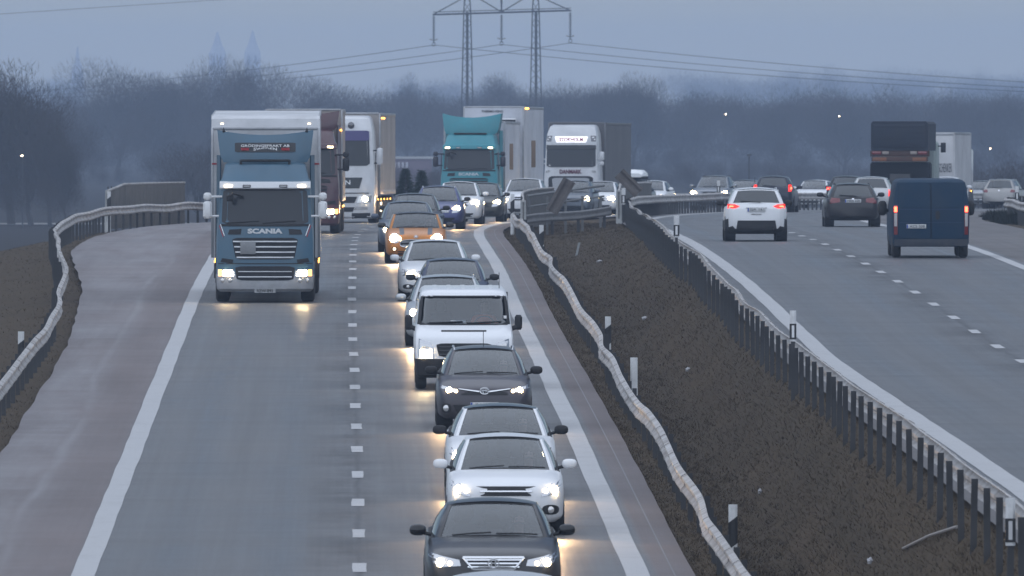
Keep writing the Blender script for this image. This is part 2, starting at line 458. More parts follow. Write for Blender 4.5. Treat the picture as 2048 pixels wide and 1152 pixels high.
# ------------------------------------------------------------------ ground sheet
def build_ground():
    rows = [-6000, -2000, -300, -60, 60] + list(range(100, 1001, 4)) + [1010, 1030, 1060, 1100, 1200, 1400, 1800, 2500, 3500, 5000, 7000, 8800]
    vs, off_cols = [], None
    mats_f = []
    rnd = random.Random(3)
    for d in rows:
        dd = min(max(d, 60), 1000)
        k = 1.0
        if d > 1000: k = max(0.0, 1 - (d - 1000) / 60.0)
        if d < 60: k = 1.0
        zl, zr = Zl(dd) * k, Zr(dd) * k
        L0, R0 = _shl(dd) + .5, _shr(dd) - .5
        rl, rr = _rll(dd), _rlr(dd)
        row = []
        base = LEFT.at(dd, 0); sx = base.x; baser = RIGHT.at(dd, 0); rx = baser.x
        wob = lambda a: (rnd.random() - .5) * a * k
        for X, z in ((-4500, 0), (-1200, 0), (-300, 0), (-120, 0), (-70, 0.0), (-45, 0.0)):
            row.append((X, d, z))
        zf = lambda z, t: z * (1 - t)
        e = rl - .9
        for o, t in ((e - 20, 1.0), (e - 14, .82), (e - 9, .55), (e - 5, .3), (e - 2.2, .12), (e - .5, .045), (e + .4, .03)):
            row.append((sx + o, d, zf(zl - .04, t) + wob(.10)))
        row.append((sx + rl, d, zl - .10 + wob(.05)))
        row.append((sx + L0, d, zl - .14))
        row.append((sx + 4.3, d, zl - .14))
        # median ditch
        a, b_ = sx + 4.85, rx - 4.75
        row.append((a, d, zl - .06 + wob(.03)))
        dep = 1.15 * k * max(.12, min(1.0, (492 - d) / 75.0))
        for t, q in ((.10, .10), (.22, .32), (.36, .72), (.48, .98), (.58, .99), (.72, .62), (.85, .24), (.95, .06)):
            zz = (zl * (1 - t) + zr * t) - .08 - dep * q
            row.append((a + (b_ - a) * t, d, zz + wob(.07)))
        row.append((b_, d, zr - .06 + wob(.03)))
        row.append((rx - 4.2, d, zr - .14))
        row.append((rx + R0, d, zr - .14))
        row.append((rx + rr - .2, d, zr - .10 + wob(.04)))
        for o, t in ((.5, .02), (2.2, .1), (5, .28), (9, .55), (14, .82), (20, 1.0)):
            row.append((rx + rr + o, d, zf(zr - .04, t) + wob(.1)))
        for X in (80, 130, 320, 1200, 4500):
            row.append((X + (20 if d > 700 and X < 200 else 0), d, 0))
        vs.append(row)
    n = len(vs[0])
    mb = MB()
    flat = [p for r in vs for p in r]
    fs, mi = [], []
    for i in range(len(vs) - 1):
        for j in range(n - 1):
            fs.append((i * n + j, i * n + j + 1, (i + 1) * n + j + 1, (i + 1) * n + j))
            mi.append(1 if (6 <= j <= n - 7 and rows[i] < 1060) else 0)
    mb.v, mb.f, mb.m = flat, fs, mi
    g = mb.build("ground", [FIELD, VERGE], angle=180)
    tag(g, kind="structure")
    return g
GROUND = build_ground()

# ------------------------------------------------------------------ carriageways
DROWS = list(range(60, 1001, 4))
def strip(name, road, o_list, mat_, up=0.0, parent=None, rows=DROWS, attrs=True):
    vs, at_o, at_d = [], [], []
    for d in rows:
        os_ = [o(d) if callable(o) else o for o in o_list]
        for o in os_:
            vs.append(road.at(d, o, up)); at_o.append(o); at_d.append(d)
    n = len(o_list)
    fs = [(i * n + j, i * n + j + 1, (i + 1) * n + j + 1, (i + 1) * n + j) for i in range(len(rows) - 1) for j in range(n - 1)]
    mb = MB().add(vs, fs)
    o = mb.build(name, mat_, parent, angle=180)
    if attrs:
        for nm, vals in (("off", at_o), ("dist", at_d)):
            a = o.data.attributes.new(nm, 'FLOAT', 'POINT')
            a.data.foreach_set("value", [float(v) for v in vals])
    return o
_rag = random.Random(11)
RAG = {d: (_rag.random() - .5) * .07 for d in DROWS}
road_l = tag(strip("road", LEFT, [lambda d: _shl(d) + RAG[d], -6, -5, -4.2, -3, -2, -1, 0, 1, 2, 3, 4.2, lambda d: 4.8 + RAG[d] * .3], ASPH_L), kind="structure")
road_r = tag(strip("road", RIGHT, [-4.62, -4.2, -3, -2, -1, 0, 1, 2, 3, 4.2, 5.5, lambda d: _shr(d) + RAG[d] * .5], ASPH_R), kind="structure")
def wob_line(seed, amp):
    r = random.Random(seed); t = {d: (r.random() - .5) * amp for d in DROWS}
    return t
for road, pr, offs in ((LEFT, road_l, ((-3.95, .34), (3.98, .34))), (RIGHT, road_r, ((-3.70, .36), (3.85, .30)))):
    for k, (o, w) in enumerate(offs):
        wb_ = wob_line(40 + k, .022)
        strip("edge_line", road, [lambda d, o=o, w=w, wb_=wb_: o - w / 2 + wb_[d], lambda d, o=o, w=w, wb_=wb_: o + w / 2 + wb_[d]], ROADPAINT, .006, pr, attrs=False)
# thin milled line on the median shoulder of the left carriageway
strip("shoulder_joint", LEFT, [4.50, 4.525], mat("joint sealant", (.20, .20, .205), .7), .005, road_l, attrs=False)
def dash(road, pr, d0, n, ln=3.0, w=.20):
    for i in range(n):
        d = d0 + 12 * i
        vs = []
        for q in (0, .5, 1):
            for s in (-1, 1):
                vs.append(road.at(d - ln / 2 + ln * q, s * w / 2 + random.uniform(-.012, .012), .006))
        MB().add(vs, [(0, 1, 3, 2), (2, 3, 5, 4)]).build("lane_dash", ROADPAINT, pr, smooth=False)
dash(LEFT, road_l, 217 - 84, 60)
dash(RIGHT, road_r, 292 - 12 * 10, 58)

# the pale farm track across the field on the left
tk = MB()
tk.add([(-260, 1262, .05), (-10, 1290, .05), (-10, 1308, .05), (-260, 1280, .05)], [(0, 1, 2, 3)])
tag(tk.build("path", mat("pale track", (.30, .29, .28), .9, grime=.5, gscale=.05), smooth=False), kind="structure")

# ------------------------------------------------------------------ haze
hz = bpy.data.materials.new("haze")
hz.use_nodes = True
hN, hL = hz.node_tree.nodes, hz.node_tree.links
hN.clear()
h_out = hN.new("ShaderNodeOutputMaterial"); h_v = hN.new("ShaderNodeVolumePrincipled")
h_v.inputs['Color'].default_value = (.59, .745, 1.0, 1)
h_v.inputs['Density'].default_value = HAZE_DENSITY
h_v.inputs['Anisotropy'].default_value = .1
hL.new(h_v.outputs[0], h_out.inputs['Volume'])
tag(MB().box(-4600, 4600, -6200, 8900, -1.2, 64).build("haze", hz, smooth=False), "pale blue dusk haze lying over the whole plain", None, None, "stuff")

# ------------------------------------------------------------------ guard rails
WPROF = [(0.0, .155), (.020, .145), (.075, .115), (.080, .085), (.022, .025), (.022, -.025), (.080, -.085), (.075, -.115), (.020, -.145), (.0, -.155)]
def smooth_noise(seed, amp, step, lo, hi):
    r = random.Random(seed)
    tab = []
    x = lo
    while x <= hi + step:
        tab.append((x, (r.random() - .5) * 2 * amp)); x += step * r.uniform(.7, 1.3)
    return pchip(tab)
def guard_rail(label, road, offf, face, d0, d1, top=.74, seed=1, amp=.05, post_every=4.0, group=None, post_back=.10, postmat=GALVDARK, hpost=None, beam=GALV):
    """W-beam barrier following a road; face = +-1 is the side its corrugation shows to"""
    root = empty("guard_rail", road.at(d0, offf(d0)))
    tag(root, label, "guard rail", group)
    loc = root.location
    nv, nh = smooth_noise(seed, amp, 11, d0 - 20, d1 + 20), smooth_noise(seed + 9, amp, 13, d0 - 20, d1 + 20)
    d = d0
    while d < d1 - .1:
        e = min(d + 4.0, d1)
        rings = []
        for q in (0, .07, .075, .36, .68, 1.0):
            dd = d + (e - d) * q + (.10 if q == 1 else 0)
            c = road.at(dd, offf(dd) + nh(dd), top - .155 + nv(dd))
            nxt = road.at(dd + .5, offf(dd + .5) + nh(dd + .5), 0); t = (nxt - road.at(dd, offf(dd) + nh(dd), 0)); t.z = 0; t.normalize()
            nrm = Vector((t.y, -t.x, 0)) * face
            lip = .012 if q < .072 else 0
            sc_ = 1.06 if q < .072 else 1.0
            f_ = [c + nrm * (u + lip) + Vector((0, 0, w * sc_)) for (u, w) in WPROF]
            b_ = [c + nrm * (u - .012) + Vector((0, 0, w * .97)) for (u, w) in reversed(WPROF)]
            rings.append([p - loc for p in f_ + b_])
        if face < 0: rings = [list(reversed(r)) for r in rings]
        MB().loft(rings).build("beam", beam, root, angle=25)
        d = e
    d = d0 + 1.0
    base = None
    while d < d1:
        o = offf(d) + nh(d) - face * post_back
        p = road.at(d, o, 0) - loc
        tz = top - .03 + nv(d)
        hb = hpost if hpost is not None else -.75
        ph = MB()
        # sigma-shaped post: web and two flanges
        prof = [(-.042, .05), (-.042, 0), (.042, 0), (.042, .05), (.034, .05), (.034, .008), (-.034, .008), (-.034, .05)]
        ph.loft([[(x, y, z) for x, y in prof] for z in (hb, tz)])
        o_ = ph.build("post", postmat, root, smooth=False)
        o_.location = p
        o_.rotation_euler = (random.uniform(-.015, .015), random.uniform(-.02, .02), road.yaw(d) + math.pi * .0)
        d += post_every
    return root
rail_med_l = guard_rail("wavy grey guard rail beside the queue, edging the grass median", LEFT, lambda d: 5.12, -1, 150, 492, seed=5, amp=.075)
_rmr = pchip([(60, -4.86), (400, -4.85), (440, -4.78), (500, -4.42), (530, -4.32), (600, -4.5), (1000, -4.9)])
rail_med_r = guard_rail("guard rail seen from its dark posts, between median and empty carriageway", RIGHT, _rmr, 1, 140, 520, top=.69, seed=8, amp=.05)
rail_left = guard_rail("winding guard rail on the outer shoulder left of the blue lorry", LEFT, _rll, 1, 210, 960, seed=3, amp=.06)
rail_bend = guard_rail("guard rail sweeping round the far bend behind the white hatchback", RIGHT, _rmr, 1, 521, 900, top=.8, seed=12, amp=.02, post_every=2.0, postmat=GALVDARK, hpost=-.5)
rail_right = guard_rail("guard rail on the right verge beside the dark bush", RIGHT, _rlr, -1, 430, 900, seed=17, amp=.04)

# ------------------------------------------------------------------ lettering
_TEXT = {}
def text_mesh(s, height, width, material, extrude=.004, bold=.0):
    key = (s, height, width, material.name, bold)
    if key in _TEXT: return _TEXT[key]
    cu = bpy.data.curves.new("lettering", 'FONT')
    cu.body = s; cu.align_x = 'CENTER'; cu.align_y = 'CENTER'; cu.size = 1.0; cu.extrude = .01; cu.offset = bold; cu.resolution_u = 3
    ob = bpy.data.objects.new("lettering_tmp", cu)
    COL.objects.link(ob)
    dg = bpy.context.evaluated_depsgraph_get()
    me = bpy.data.meshes.new_from_object(ob.evaluated_get(dg))
    bpy.data.objects.remove(ob); bpy.data.curves.remove(cu)
    co = np.zeros(len(me.vertices) * 3); me.vertices.foreach_get("co", co); co = co.reshape(-1, 3)
    lo, hi = co.min(0), co.max(0)
    c = (lo + hi) / 2
    sx = width / max(hi[0] - lo[0], 1e-6); sy = height / max(hi[1] - lo[1], 1e-6)
    out = np.stack([(co[:, 0] - c[0]) * sx, -(co[:, 2]) * (extrude / .01), (co[:, 1] - c[1]) * sy], 1)   # faces -Y
    me.vertices.foreach_set("co", out.ravel())
    me.materials.clear(); me.materials.append(material)
    me.name = "lettering"
    me.update()
    _TEXT[key] = me
    return me
def text(s, loc, height, width, material, parent, name="lettering", rot=(0, 0, 0), bold=.0):
    o = link(name, text_mesh(s, height, width, material, bold=bold), parent)
    o.location = loc; o.rotation_euler = rot
    return o

# ------------------------------------------------------------------ shape parts that follow a body surface
def bvh_of(me):
    return BVHTree.FromPolygons([v.co for v in me.vertices], [tuple(p.vertices) for p in me.polygons])
def hit_y(bvh, x, z, back=False):
    o, dr = (Vector((x, 60, z)), Vector((0, -1, 0))) if back else (Vector((x, -60, z)), Vector((0, 1, 0)))
    for k in range(6):
        h = bvh.ray_cast(o, dr)
        if h[0] is not None: return h[0].y
        o = Vector((o.x * .965, o.y, o.z * .995 + .004))
    return None
def refine(out, step=.09):
    pts = []
    n = len(out)
    for i in range(n):
        a, b = out[i], out[(i + 1) % n]
        k = max(1, int(math.hypot(b[0] - a[0], b[1] - a[1]) / step))
        for j in range(k):
            pts.append((a[0] + (b[0] - a[0]) * j / k, a[1] + (b[1] - a[1]) * j / k))
    return pts
def roundc(out, r=.25):
    """cut the corners of an outline twice so that it rounds"""
    for _ in range(2):
        n = len(out); q = []
        for i in range(n):
            a, b = out[i], out[(i + 1) % n]
            q += [(a[0] + (b[0] - a[0]) * r, a[1] + (b[1] - a[1]) * r), (a[0] + (b[0] - a[0]) * (1 - r), a[1] + (b[1] - a[1]) * (1 - r))]
        out = q
    return out
def conform(bvh, outline, off, depth=.05, back=False, step=.09, flat=False):
    """a plate cut to an outline in the front view, lying on the body at +off"""
    s = 1 if back else -1
    out = refine(outline, step)
    cx = sum(p[0] for p in out) / len(out); cz = sum(p[1] for p in out) / len(out)
    def pt(x, z, o):
        y = hit_y(bvh, x, z, back)
        if y is None: y = hit_y(bvh, cx, cz, back) or 0
        return (x, y + s * o, z)
    n = len(out)
    fr = (1.0, .8, .55, .28)
    rs = [[pt(cx + (x - cx) * q, cz + (z - cz) * q, off) for x, z in out] for q in fr]
    c = pt(cx, cz, off)
    r0 = [(p[0], p[1] - s * depth, p[2]) for p in rs[0]]
    mb = MB()
    vs = r0 + [p for r in rs for p in r] + [c]
    fs = []
    m = len(rs) + 1
    for i in range(n):
        j = (i + 1) % n
        for k in range(m - 1): fs.append((k * n + i, k * n + j, (k + 1) * n + j, (k + 1) * n + i))
        fs.append(((m - 1) * n + i, (m - 1) * n + j, m * n))
    area = sum(out[i][0] * out[(i + 1) % n][1] - out[(i + 1) % n][0] * out[i][1] for i in range(n))
    if (area < 0) != back: fs = [tuple(reversed(f)) for f in fs]
    mb.add(vs, fs)
    return mb
def mirror(out): return [(-x, z) for x, z in reversed(out)]
def bar(x0, x1, z0, z1): return [(x0, z0), (x1, z0), (x1, z1), (x0, z1)]
def disc(bvh, x, z, r, off, back=False, n=14, dome=.3):
    s = 1 if back else -1
    y = hit_y(bvh, x, z, back)
    if y is None: y = 0
    y += s * off
    rings = []
    for q, h in ((1, -.04), (1, 0), (.7, dome * r * .6), (.3, dome * r)):
        rings.append([(x + r * q * math.cos(2 * math.pi * i / n), y + s * h, z + r * q * math.sin(2 * math.pi * i / n)) for i in range(n)])
    if not back: pass
    return MB().loft(rings)

# ------------------------------------------------------------------ wheels (shared meshes)
_WH = {}
def wheel(parent, x, y, r, w, side, steel=False):
    key = (round(r, 3), round(w, 3), side, steel)
    if key not in _WH:
        t = MB()
        n = 28
        prof = [(-w/2, r * .62), (-w/2, r * .86), (-w/2 + .03, r * .97), (-w/2 + .06, r), (w/2 - .06, r), (w/2 - .03, r * .97), (w/2, r * .86), (w/2, r * .62)]
        rings = [[(a, q * math.cos(2*math.pi*i/n), q * math.sin(2*math.pi*i/n)) for i in range(n)] for a, q in prof]
        t.loft(rings)
        rm = MB()
        rr = r * .64
        rm.cyl((side * (w/2 - .03), 0, 0), 'x', rr, .02, n=24)
        for k in range(5):
            a = 2 * math.pi * k / 5
            M = Matrix.Rotation(a, 4, 'X')
            rm.box(side * (w/2 - .02) - .012, side * (w/2 - .02) + .018, -rr * .12, rr * .12, rr * .12, rr * .98, mat=M)
        rm.cyl((side * (w/2 - .01), 0, 0), 'x', rr * .22, .03, n=12)
        _WH[key] = (t.mesh("tyre", TYRE), rm.mesh("rim", GALVDARK if steel else RIM))
    t, rm = _WH[key]
    o = link("wheel", t, parent); o.location = (x, y, r)
    link("rim", rm, o)
    return o

BEAM = bpy.data.lights.new("headlamp_beam", 'SPOT')
BEAM.energy = 95; BEAM.color = (1.0, .62, .30); BEAM.spot_size = R(75); BEAM.spot_blend = 1.0; BEAM.shadow_soft_size = .07
def beam(root, x, y, z):
    """the light a lit headlamp throws on the road ahead of it"""
    o = bpy.data.objects.new("headlamp_beam", BEAM); COL.objects.link(o); o.parent = root
    o.location = (x, y, z); o.rotation_euler = (R(90 - 5), 0, R(180))
    return o
# ------------------------------------------------------------------ the car
PART_MIN = 1.0
def place(root, road, px, d, oncoming, L):
    """stand a vehicle on its carriageway with the end that faces the camera at distance d"""
    x = (px - 1024.0) * d / F
    off = x - road.X(d)
    p = road.at(d, 0); yaw = road.yaw(d + L / 2)
    z = road.Z(d + L / 2 * .5); pit = road.pitch(d + L / 2)
    z0 = road.Z(d)
    if oncoming:
        root.location = (x, d, z0 + .004)
        root.rotation_euler = (pit, 0, yaw)
    else:
        root.location = (x - math.sin(yaw) * L, d + L, road.Z(d + L) + .004)
        root.rotation_euler = (-pit, 0, yaw + math.pi)

def car(name, label, col, px, d, road=None, oncoming=True, L=4.4, W=1.8, H=1.46, cowl=1.15, cowlz=.98, hoodz=.76, wst=1.95, rooff=None, roofr=3.6, rearb=4.15, rearz=1.0,
        noserise=.0, group=None, cat="car", lights=True, lamp=None, lampr=.072, lampxy=None, housing=LENS, grille=None, grille_mat=BLACK, bars=0, intake=None, badge=None, fog=None,
        plate=None, mirror_mat=None, rails=False, roof_mat=None, wr=.64, wbw=.82, belt=None, bumper_black=.0, seats=True, extra=None, tail=None, tail_lit=True, wheel_r=.32, antenna=False, roof_arch=.045,
        side_y=None, glass=GLASS, rear_glass=GLASS_DARK, tailplate=None, hw_back=.90, glow=LAMP, person=None, tailcore=True, backz=None):
    road = road or (LEFT if oncoming else RIGHT)
    root = empty(name)
    tag(root, label, cat, group)
    hw = W / 2
    belt = belt or (cowlz - .03)
    zb = .19
    zt = pchip([(0, hoodz - .16), (.04, hoodz - .07), (.12, hoodz - .015), (.30, hoodz + .045), (cowl * .75, cowlz - .035), (cowl + .10, cowlz)])
    wid = pchip([(0, hw * .70), (.04, hw * .80), (.12, hw * .885), (.30, hw * .955), (.65, hw), (L * .5, hw), (L - .55, hw * .985), (L - .2, hw * .94), (L - .06, hw * .86), (L, hw * .76)])
    bot = pchip([(0, zb + .10), (.05, zb + .02), (.15, zb), (L - .3, zb + .02), (L - .1, zb + .06), (L, zb + .14)])
    bz = backz or rearz
    rz = pchip([(rearb - .35, max(rearz, belt)), (rearb, rearz), (max(rearb + .02, L - .10), bz - .02), (L - .0, bz - .14)])
    ys = [0, .012, .035, .07, .12, .20, .30, .45, .65, .85] + list(np.linspace(1.0, cowl, 3)[1 if cowl > 1.02 else 2:]) + [cowl + .10] + list(np.linspace(cowl + .35, rearb - .02, 6)) + [rearb + .03] + list(np.linspace(max(rearb + .08, L - .35), L, 8))
    ys = sorted(set(round(float(y), 4) for y in ys))
    rings, cab = [], []
    for y in ys:
        w, z0 = wid(y), bot(y)
        incab = cowl + .05 < y < rearb - .01
        if y <= cowl + .05: zc = zt(y)
        elif incab: zc = belt + (max(rearz, belt) - belt) * max(0, (y - cowl) / (rearb - cowl)) ** 2
        else: zc = rz(y)
        zs = zc - (.035 if incab else .085 if y < cowl else .05)
        crown = zc - zs
        hf = [(0, z0), (.60 * w, z0), (.86 * w, z0 + .015), (.955 * w, z0 + .07), (.988 * w, z0 + .2 * (zs - z0)), (1.0 * w, z0 + .5 * (zs - z0)), (.992 * w, z0 + .74 * (zs - z0)), (.972 * w, zs - .05), (.94 * w, zs),
              (.88 * w, zs + crown * .45), (.76 * w, zs + crown * .72), (.5 * w, zs + crown * .92), (0, zc)]
        rings.append([(x, y, z) for x, z in hf] + [(-x, y, z) for x, z in reversed(hf[1:-1])])
        cab.append(incab)
    n = len(rings[0])
    mb = MB()
    mb.loft(rings)
    nf = n
    for k in range(len(rings) - 1):
        for i in range(n):
            zmid = (rings[k][i][2] + rings[k][(i + 1) % n][2]) / 2
            top = i in (8, 9, 10, 11, 12, 13, 14, 15)
            if cab[k] and cab[k + 1] and top: mb.m[k * n + i] = 1
            elif zmid < bumper_black: mb.m[k * n + i] = 2
            elif zmid < zb + .03: mb.m[k * n + i] = 2
    P_ = paint(*col)
    if bumper_black > 0:
        mb.m[-1] = 0; mb.m[-2] = 0
    me = mb.mesh("body", [P_, INTERIOR, BLACK], angle=50)
    bvh = bvh_of(me)
    body = link("body", me, root)
    # ---- greenhouse
    wf, wb_ = hw * wbw, hw * wbw
    wrf, wrr = hw * wr, hw * (wr - .01)
    zr = H
    bow = .16
    def front(t, v):
        x = 2 * t - 1
        b = Vector((x * wf, cowl + bow * x * x, cowlz - .005 - .045 * x * x))
        tp = Vector((x * wrf, wst + .10 * x * x, zr - roof_arch - .035 * x * x))
        p = b.lerp(tp, v); p.y -= .035 * math.sin(math.pi * v); p.z += .012 * math.sin(math.pi * v)
        return p
    def rear(t, v):
        x = 2 * t - 1
        b = Vector((x * hw * (wbw + .02) * hw_back / .9, rearb - .13 * x * x, rearz - .005 - .02 * x * x))
        tp = Vector((x * wrr, roofr - .10 * x * x, zr - roof_arch - .012 - .035 * x * x))
        p = b.lerp(tp, v); p.y += .03 * math.sin(math.pi * v)
        return p
    def side(s, v, sg):
        a, b = front(1, 0), rear(1, 0)
        a1, b1 = front(1, 1), rear(1, 1)
        lo = a.lerp(b, s); hi = a1.lerp(b1, s)
        q = math.sin(math.pi * min(1, max(0, s))) ** .55
        lo.x += (hw * .905 - lo.x) * q; lo.z += (belt + .02 - lo.z) * q * .6
        hi.x += hw * .035 * q; hi.z += .018 * q
        p = lo.lerp(hi, v); p.x += .035 * math.sin(math.pi * v) * q
        return Vector((p.x * sg, p.y, p.z))
    def patch(fn, t0, t1, v0, v1, nt=6, nv=4):
        vs = [fn(t0 + (t1 - t0) * i / nt, v0 + (v1 - v0) * j / nv) for j in range(nv + 1) for i in range(nt + 1)]
        fs = [(j * (nt + 1) + i, j * (nt + 1) + i + 1, (j + 1) * (nt + 1) + i + 1, (j + 1) * (nt + 1) + i) for j in range(nv) for i in range(nt)]
        return vs, fs
    frame = MB()
    pa = .035
    for t0, t1, v0, v1, fn, nt, nv in ((0, pa, 0, 1, front, 1, 6), (1 - pa, 1, 0, 1, front, 1, 6), (0, .07, 0, 1, rear, 1, 5), (.93, 1, 0, 1, rear, 1, 5), (.07, .93, .93, 1, rear, 6, 1)):
        frame.add(*patch(fn, t0, t1, v0, v1, nt, nv))
    frame.add(*patch(front, pa, 1 - pa, .965, 1, 8, 1), 1)
    frame.add(*patch(front, pa, 1 - pa, 0, .03, 8, 1), 1)
    frame.add(*patch(rear, .07, .93, 0, .05, 8, 1), 0)
    for sg in (1, -1):
        fn = lambda s, v, sg=sg: side(s, v, sg)
        frame.add(*patch(fn, 0, .05, 0, 1, 1, 6)); frame.add(*patch(fn, .86, 1, 0, 1, 3, 6))
        frame.add(*patch(fn, .05, .86, .94, 1, 8, 1)); frame.add(*patch(fn, .05, .86, 0, .05, 8, 1), 1)
        frame.add(*patch(fn, .44, .49, .05, .94, 1, 4), 1)
    frame.build("pillar_frame", [P_, BLACK], body, angle=40)
    # roof
    rf = MB()
    nx, ny = 10, 8
    vs = []
    for j in range(ny + 1):
        s = j / ny
        e = side(s, 1, 1)
        for i in range(nx + 1):
            x = -1 + 2 * i / nx
            yf = front((x + 1) / 2, 1); yr = rear((x + 1) / 2, 1)
            yy = yf.y + (yr.y - yf.y) * s
            zz = yf.z + (yr.z - yf.z) * s + (roof_arch + .012 * s) * math.sin(math.pi * min(1, max(0, .08 + .84 * s))) ** .7 * (1 - .55 * x * x)
            xx = x * e.x
            if abs(x) == 1: zz = e.z
            vs.append((xx, yy, zz))
    fs = [(j * (nx + 1) + i, j * (nx + 1) + i + 1, (j + 1) * (nx + 1) + i + 1, (j + 1) * (nx + 1) + i) for j in range(ny) for i in range(nx)]
    rf.add(vs, fs)
    rf.add([(p[0] * .97, p[1], p[2] - .03) for p in vs], [tuple(reversed(f)) for f in fs], 1)
    roof = rf.build("roof", [roof_mat or P_, INTERIOR], body, angle=60)
    for nm, fn, g, a in (("windscreen", front, glass, (pa, 1 - pa, .03, .965, 10, 6)), ("rear_window", rear, rear_glass, (.07, .93, .05, .93, 8, 4))):
        v_, f_ = patch(fn, *a); o = MB().add([p + Vector((0, .006 if nm == "windscreen" else -.006, -.004)) for p in v_], f_ if nm == "windscreen" else [tuple(reversed(q)) for q in f_]).build(nm, g, body, angle=60)
    for sg in (1, -1):
        fn = lambda s, v, sg=sg: side(s, v, sg)
        for a in ((.05, .44, .05, .94, 6, 4), (.49, .86, .05, .94, 6, 4)):
            v_, f_ = patch(fn, *a); MB().add([p - Vector((sg * .006, 0, 0)) for p in v_], f_ if sg > 0 else [tuple(reversed(q)) for q in f_]).build("side_window", rear_glass if a[0] > .4 else glass, body, angle=60)
    # ---- wheels, arches
    wy0, wy1 = max(.80, cowl * .78), L - .82
    for y in (wy0, wy1):
        for s in (-1, 1):
            wheel(root, s * (hw - .105), y, wheel_r, .215, s)
    for y in (wy0, wy1):
        for s in (-1, 1):
            MB().cyl((s * (hw - .155), y, wheel_r + .01), 'x', wheel_r + .055, .30, n=22).build("wheel_arch", BLACK, body)
    # ---- mirrors
    my = cowl + .42
    mm = mirror_mat or P_
    for s in (-1, 1):
        o = MB()
        o.ell((s * (hw + .092), my, belt + .085), .115, .07, .076, n=14, m=8, p=.75)
        o.build("mirror", mm, root, angle=60)
        st = MB().tube([(s * (hw * .90), my + .03, belt + .02), (s * (hw + .03), my + .02, belt + .05)], .028, n=6)
        st.build("mirror_arm", BLACK, root)
    # ---- cabin
    if seats:
        for sx in (-.37, .37):
            st = MB()
            st.box(sx - .23, sx + .23, cowl + 1.12, cowl + 1.28, belt - .25, belt + .14, bev=.06)
            so = st.build("seat", SEAT, root)
            hr = MB(); hr.box(sx - .13, sx + .13, cowl + 1.17, cowl + 1.28, belt + .19, belt + .39, bev=.05); hr.box(sx - .06, sx + .06, cowl + 1.21, cowl + 1.23, belt + .12, belt + .2)
            hr.build("headrest", SEAT, so)
        rs = MB(); rs.box(-.62, .62, cowl + 2.02, cowl + 2.18, belt - .2, belt + .12, bev=.05)
        for sx in (-.4, 0, .4): rs.box(sx - .12, sx + .12, cowl + 2.06, cowl + 2.16, belt + .12, belt + .24, bev=.03)
        rs.build("rear_seat", SEAT, root)
        db = MB(); db.box(-hw * .78, hw * .78, cowl + .24, cowl + .62, belt - .2, belt + .035, bev=.06); db.build("dashboard", INTERIOR, root)
        sw = MB()
        pts = [(.37 + .18 * math.cos(a), cowl + .70 + .05 * math.sin(a), belt + .0 + .17 * math.sin(a)) for a in np.linspace(0, 2 * math.pi, 17)]
        sw.tube(pts, .016, n=5, cap=False); sw.box(.34, .40, cowl + .68, cowl + .72, belt - .16, belt + .02); sw.build("steering_wheel", INTERIOR, root)
        im = MB(); ip = front(.5, .88); im.box(-.12, .12, ip.y + .06, ip.y + .09, ip.z - .05, ip.z + .02, bev=.012); im.build("inside_mirror", BLACK, root)
    if oncoming:
        # wipers
        for x0, x1 in ((-.55, -.02), (.05, .62)):
            pts = []
            for q in (0, .5, 1):
                p = front(((x0 + (x1 - x0) * q) / wf + 1) / 2, .035 + .03 * q); pts.append(p + Vector((0, -.022, .012)))
            MB().tube(pts, .011, n=4).build("wiper", BLACK, root)
        # headlamps
        hl = lamp or [(.47, hoodz - .20), (.50, hoodz - .10), (.70, hoodz - .02), (.845, hoodz + .03), (.855, hoodz - .07), (.76, hoodz - .17)]
        hl = [(x * hw / .9, z) for x, z in hl]
        for s in (1, -1):
            o = conform(bvh, hl if s > 0 else mirror(hl), .012).build("headlight", housing, root, angle=60)
            lx, lz = lampxy or (.66, hoodz - .105)
            disc(bvh, s * lx * hw / .9, lz, lampr, .030).build("lamp", glow if lights else LAMPOFF, o)
            if lights and d < 620 and glow is LAMP: beam(root, s * lx * hw / .9, (hit_y(bvh, s * lx * hw / .9, lz) or 0) - .10, lz)
            disc(bvh, s * (lx - .125) * hw / .9, lz - .012, lampr * .62, .026).build("lamp", LAMPSOFT if lights else LAMPOFF, o)
        gr = grille or [(-.38, hoodz - .19), (.38, hoodz - .19), (.45, hoodz - .045), (-.45, hoodz - .045)]
        g = conform(bvh, gr, .008).build("grille", grille_mat, root)
        zlo, zhi = min(p[1] for p in gr), max(p[1] for p in gr)
        for k in range(bars):
            zq = zlo + (zhi - zlo) * (k + .7) / (bars + .4)
            xs_ = [p[0] for p in gr]; wq = max(xs_) * (.82 + .12 * (k + .5) / bars)
            conform(bvh, bar(-wq, wq, zq - .010, zq + .010), .022, .02).build("grille_bar", CHROME, g)
        it = intake or [(-.52, .27), (.52, .27), (.58, .40), (-.58, .40)]
        conform(bvh, it, .008).build("lower_intake", BLACK, root)
        if fog:
            for s in (1, -1):
                fo = conform(bvh, roundc([(s * (fog[0] - fog[2]), fog[1] - fog[3]), (s * (fog[0] + fog[2]), fog[1] - fog[3]), (s * (fog[0] + fog[2]), fog[1] + fog[3]), (s * (fog[0] - fog[2]), fog[1] + fog[3])][::s]), .010).build("fog_lamp_surround", BLACK, root)
                disc(bvh, s * fog[0], fog[1], min(fog[2], fog[3]) * .7, .02).build("fog_lamp", LAMPSOFT if (len(fog) > 4) else LAMPOFF, fo)
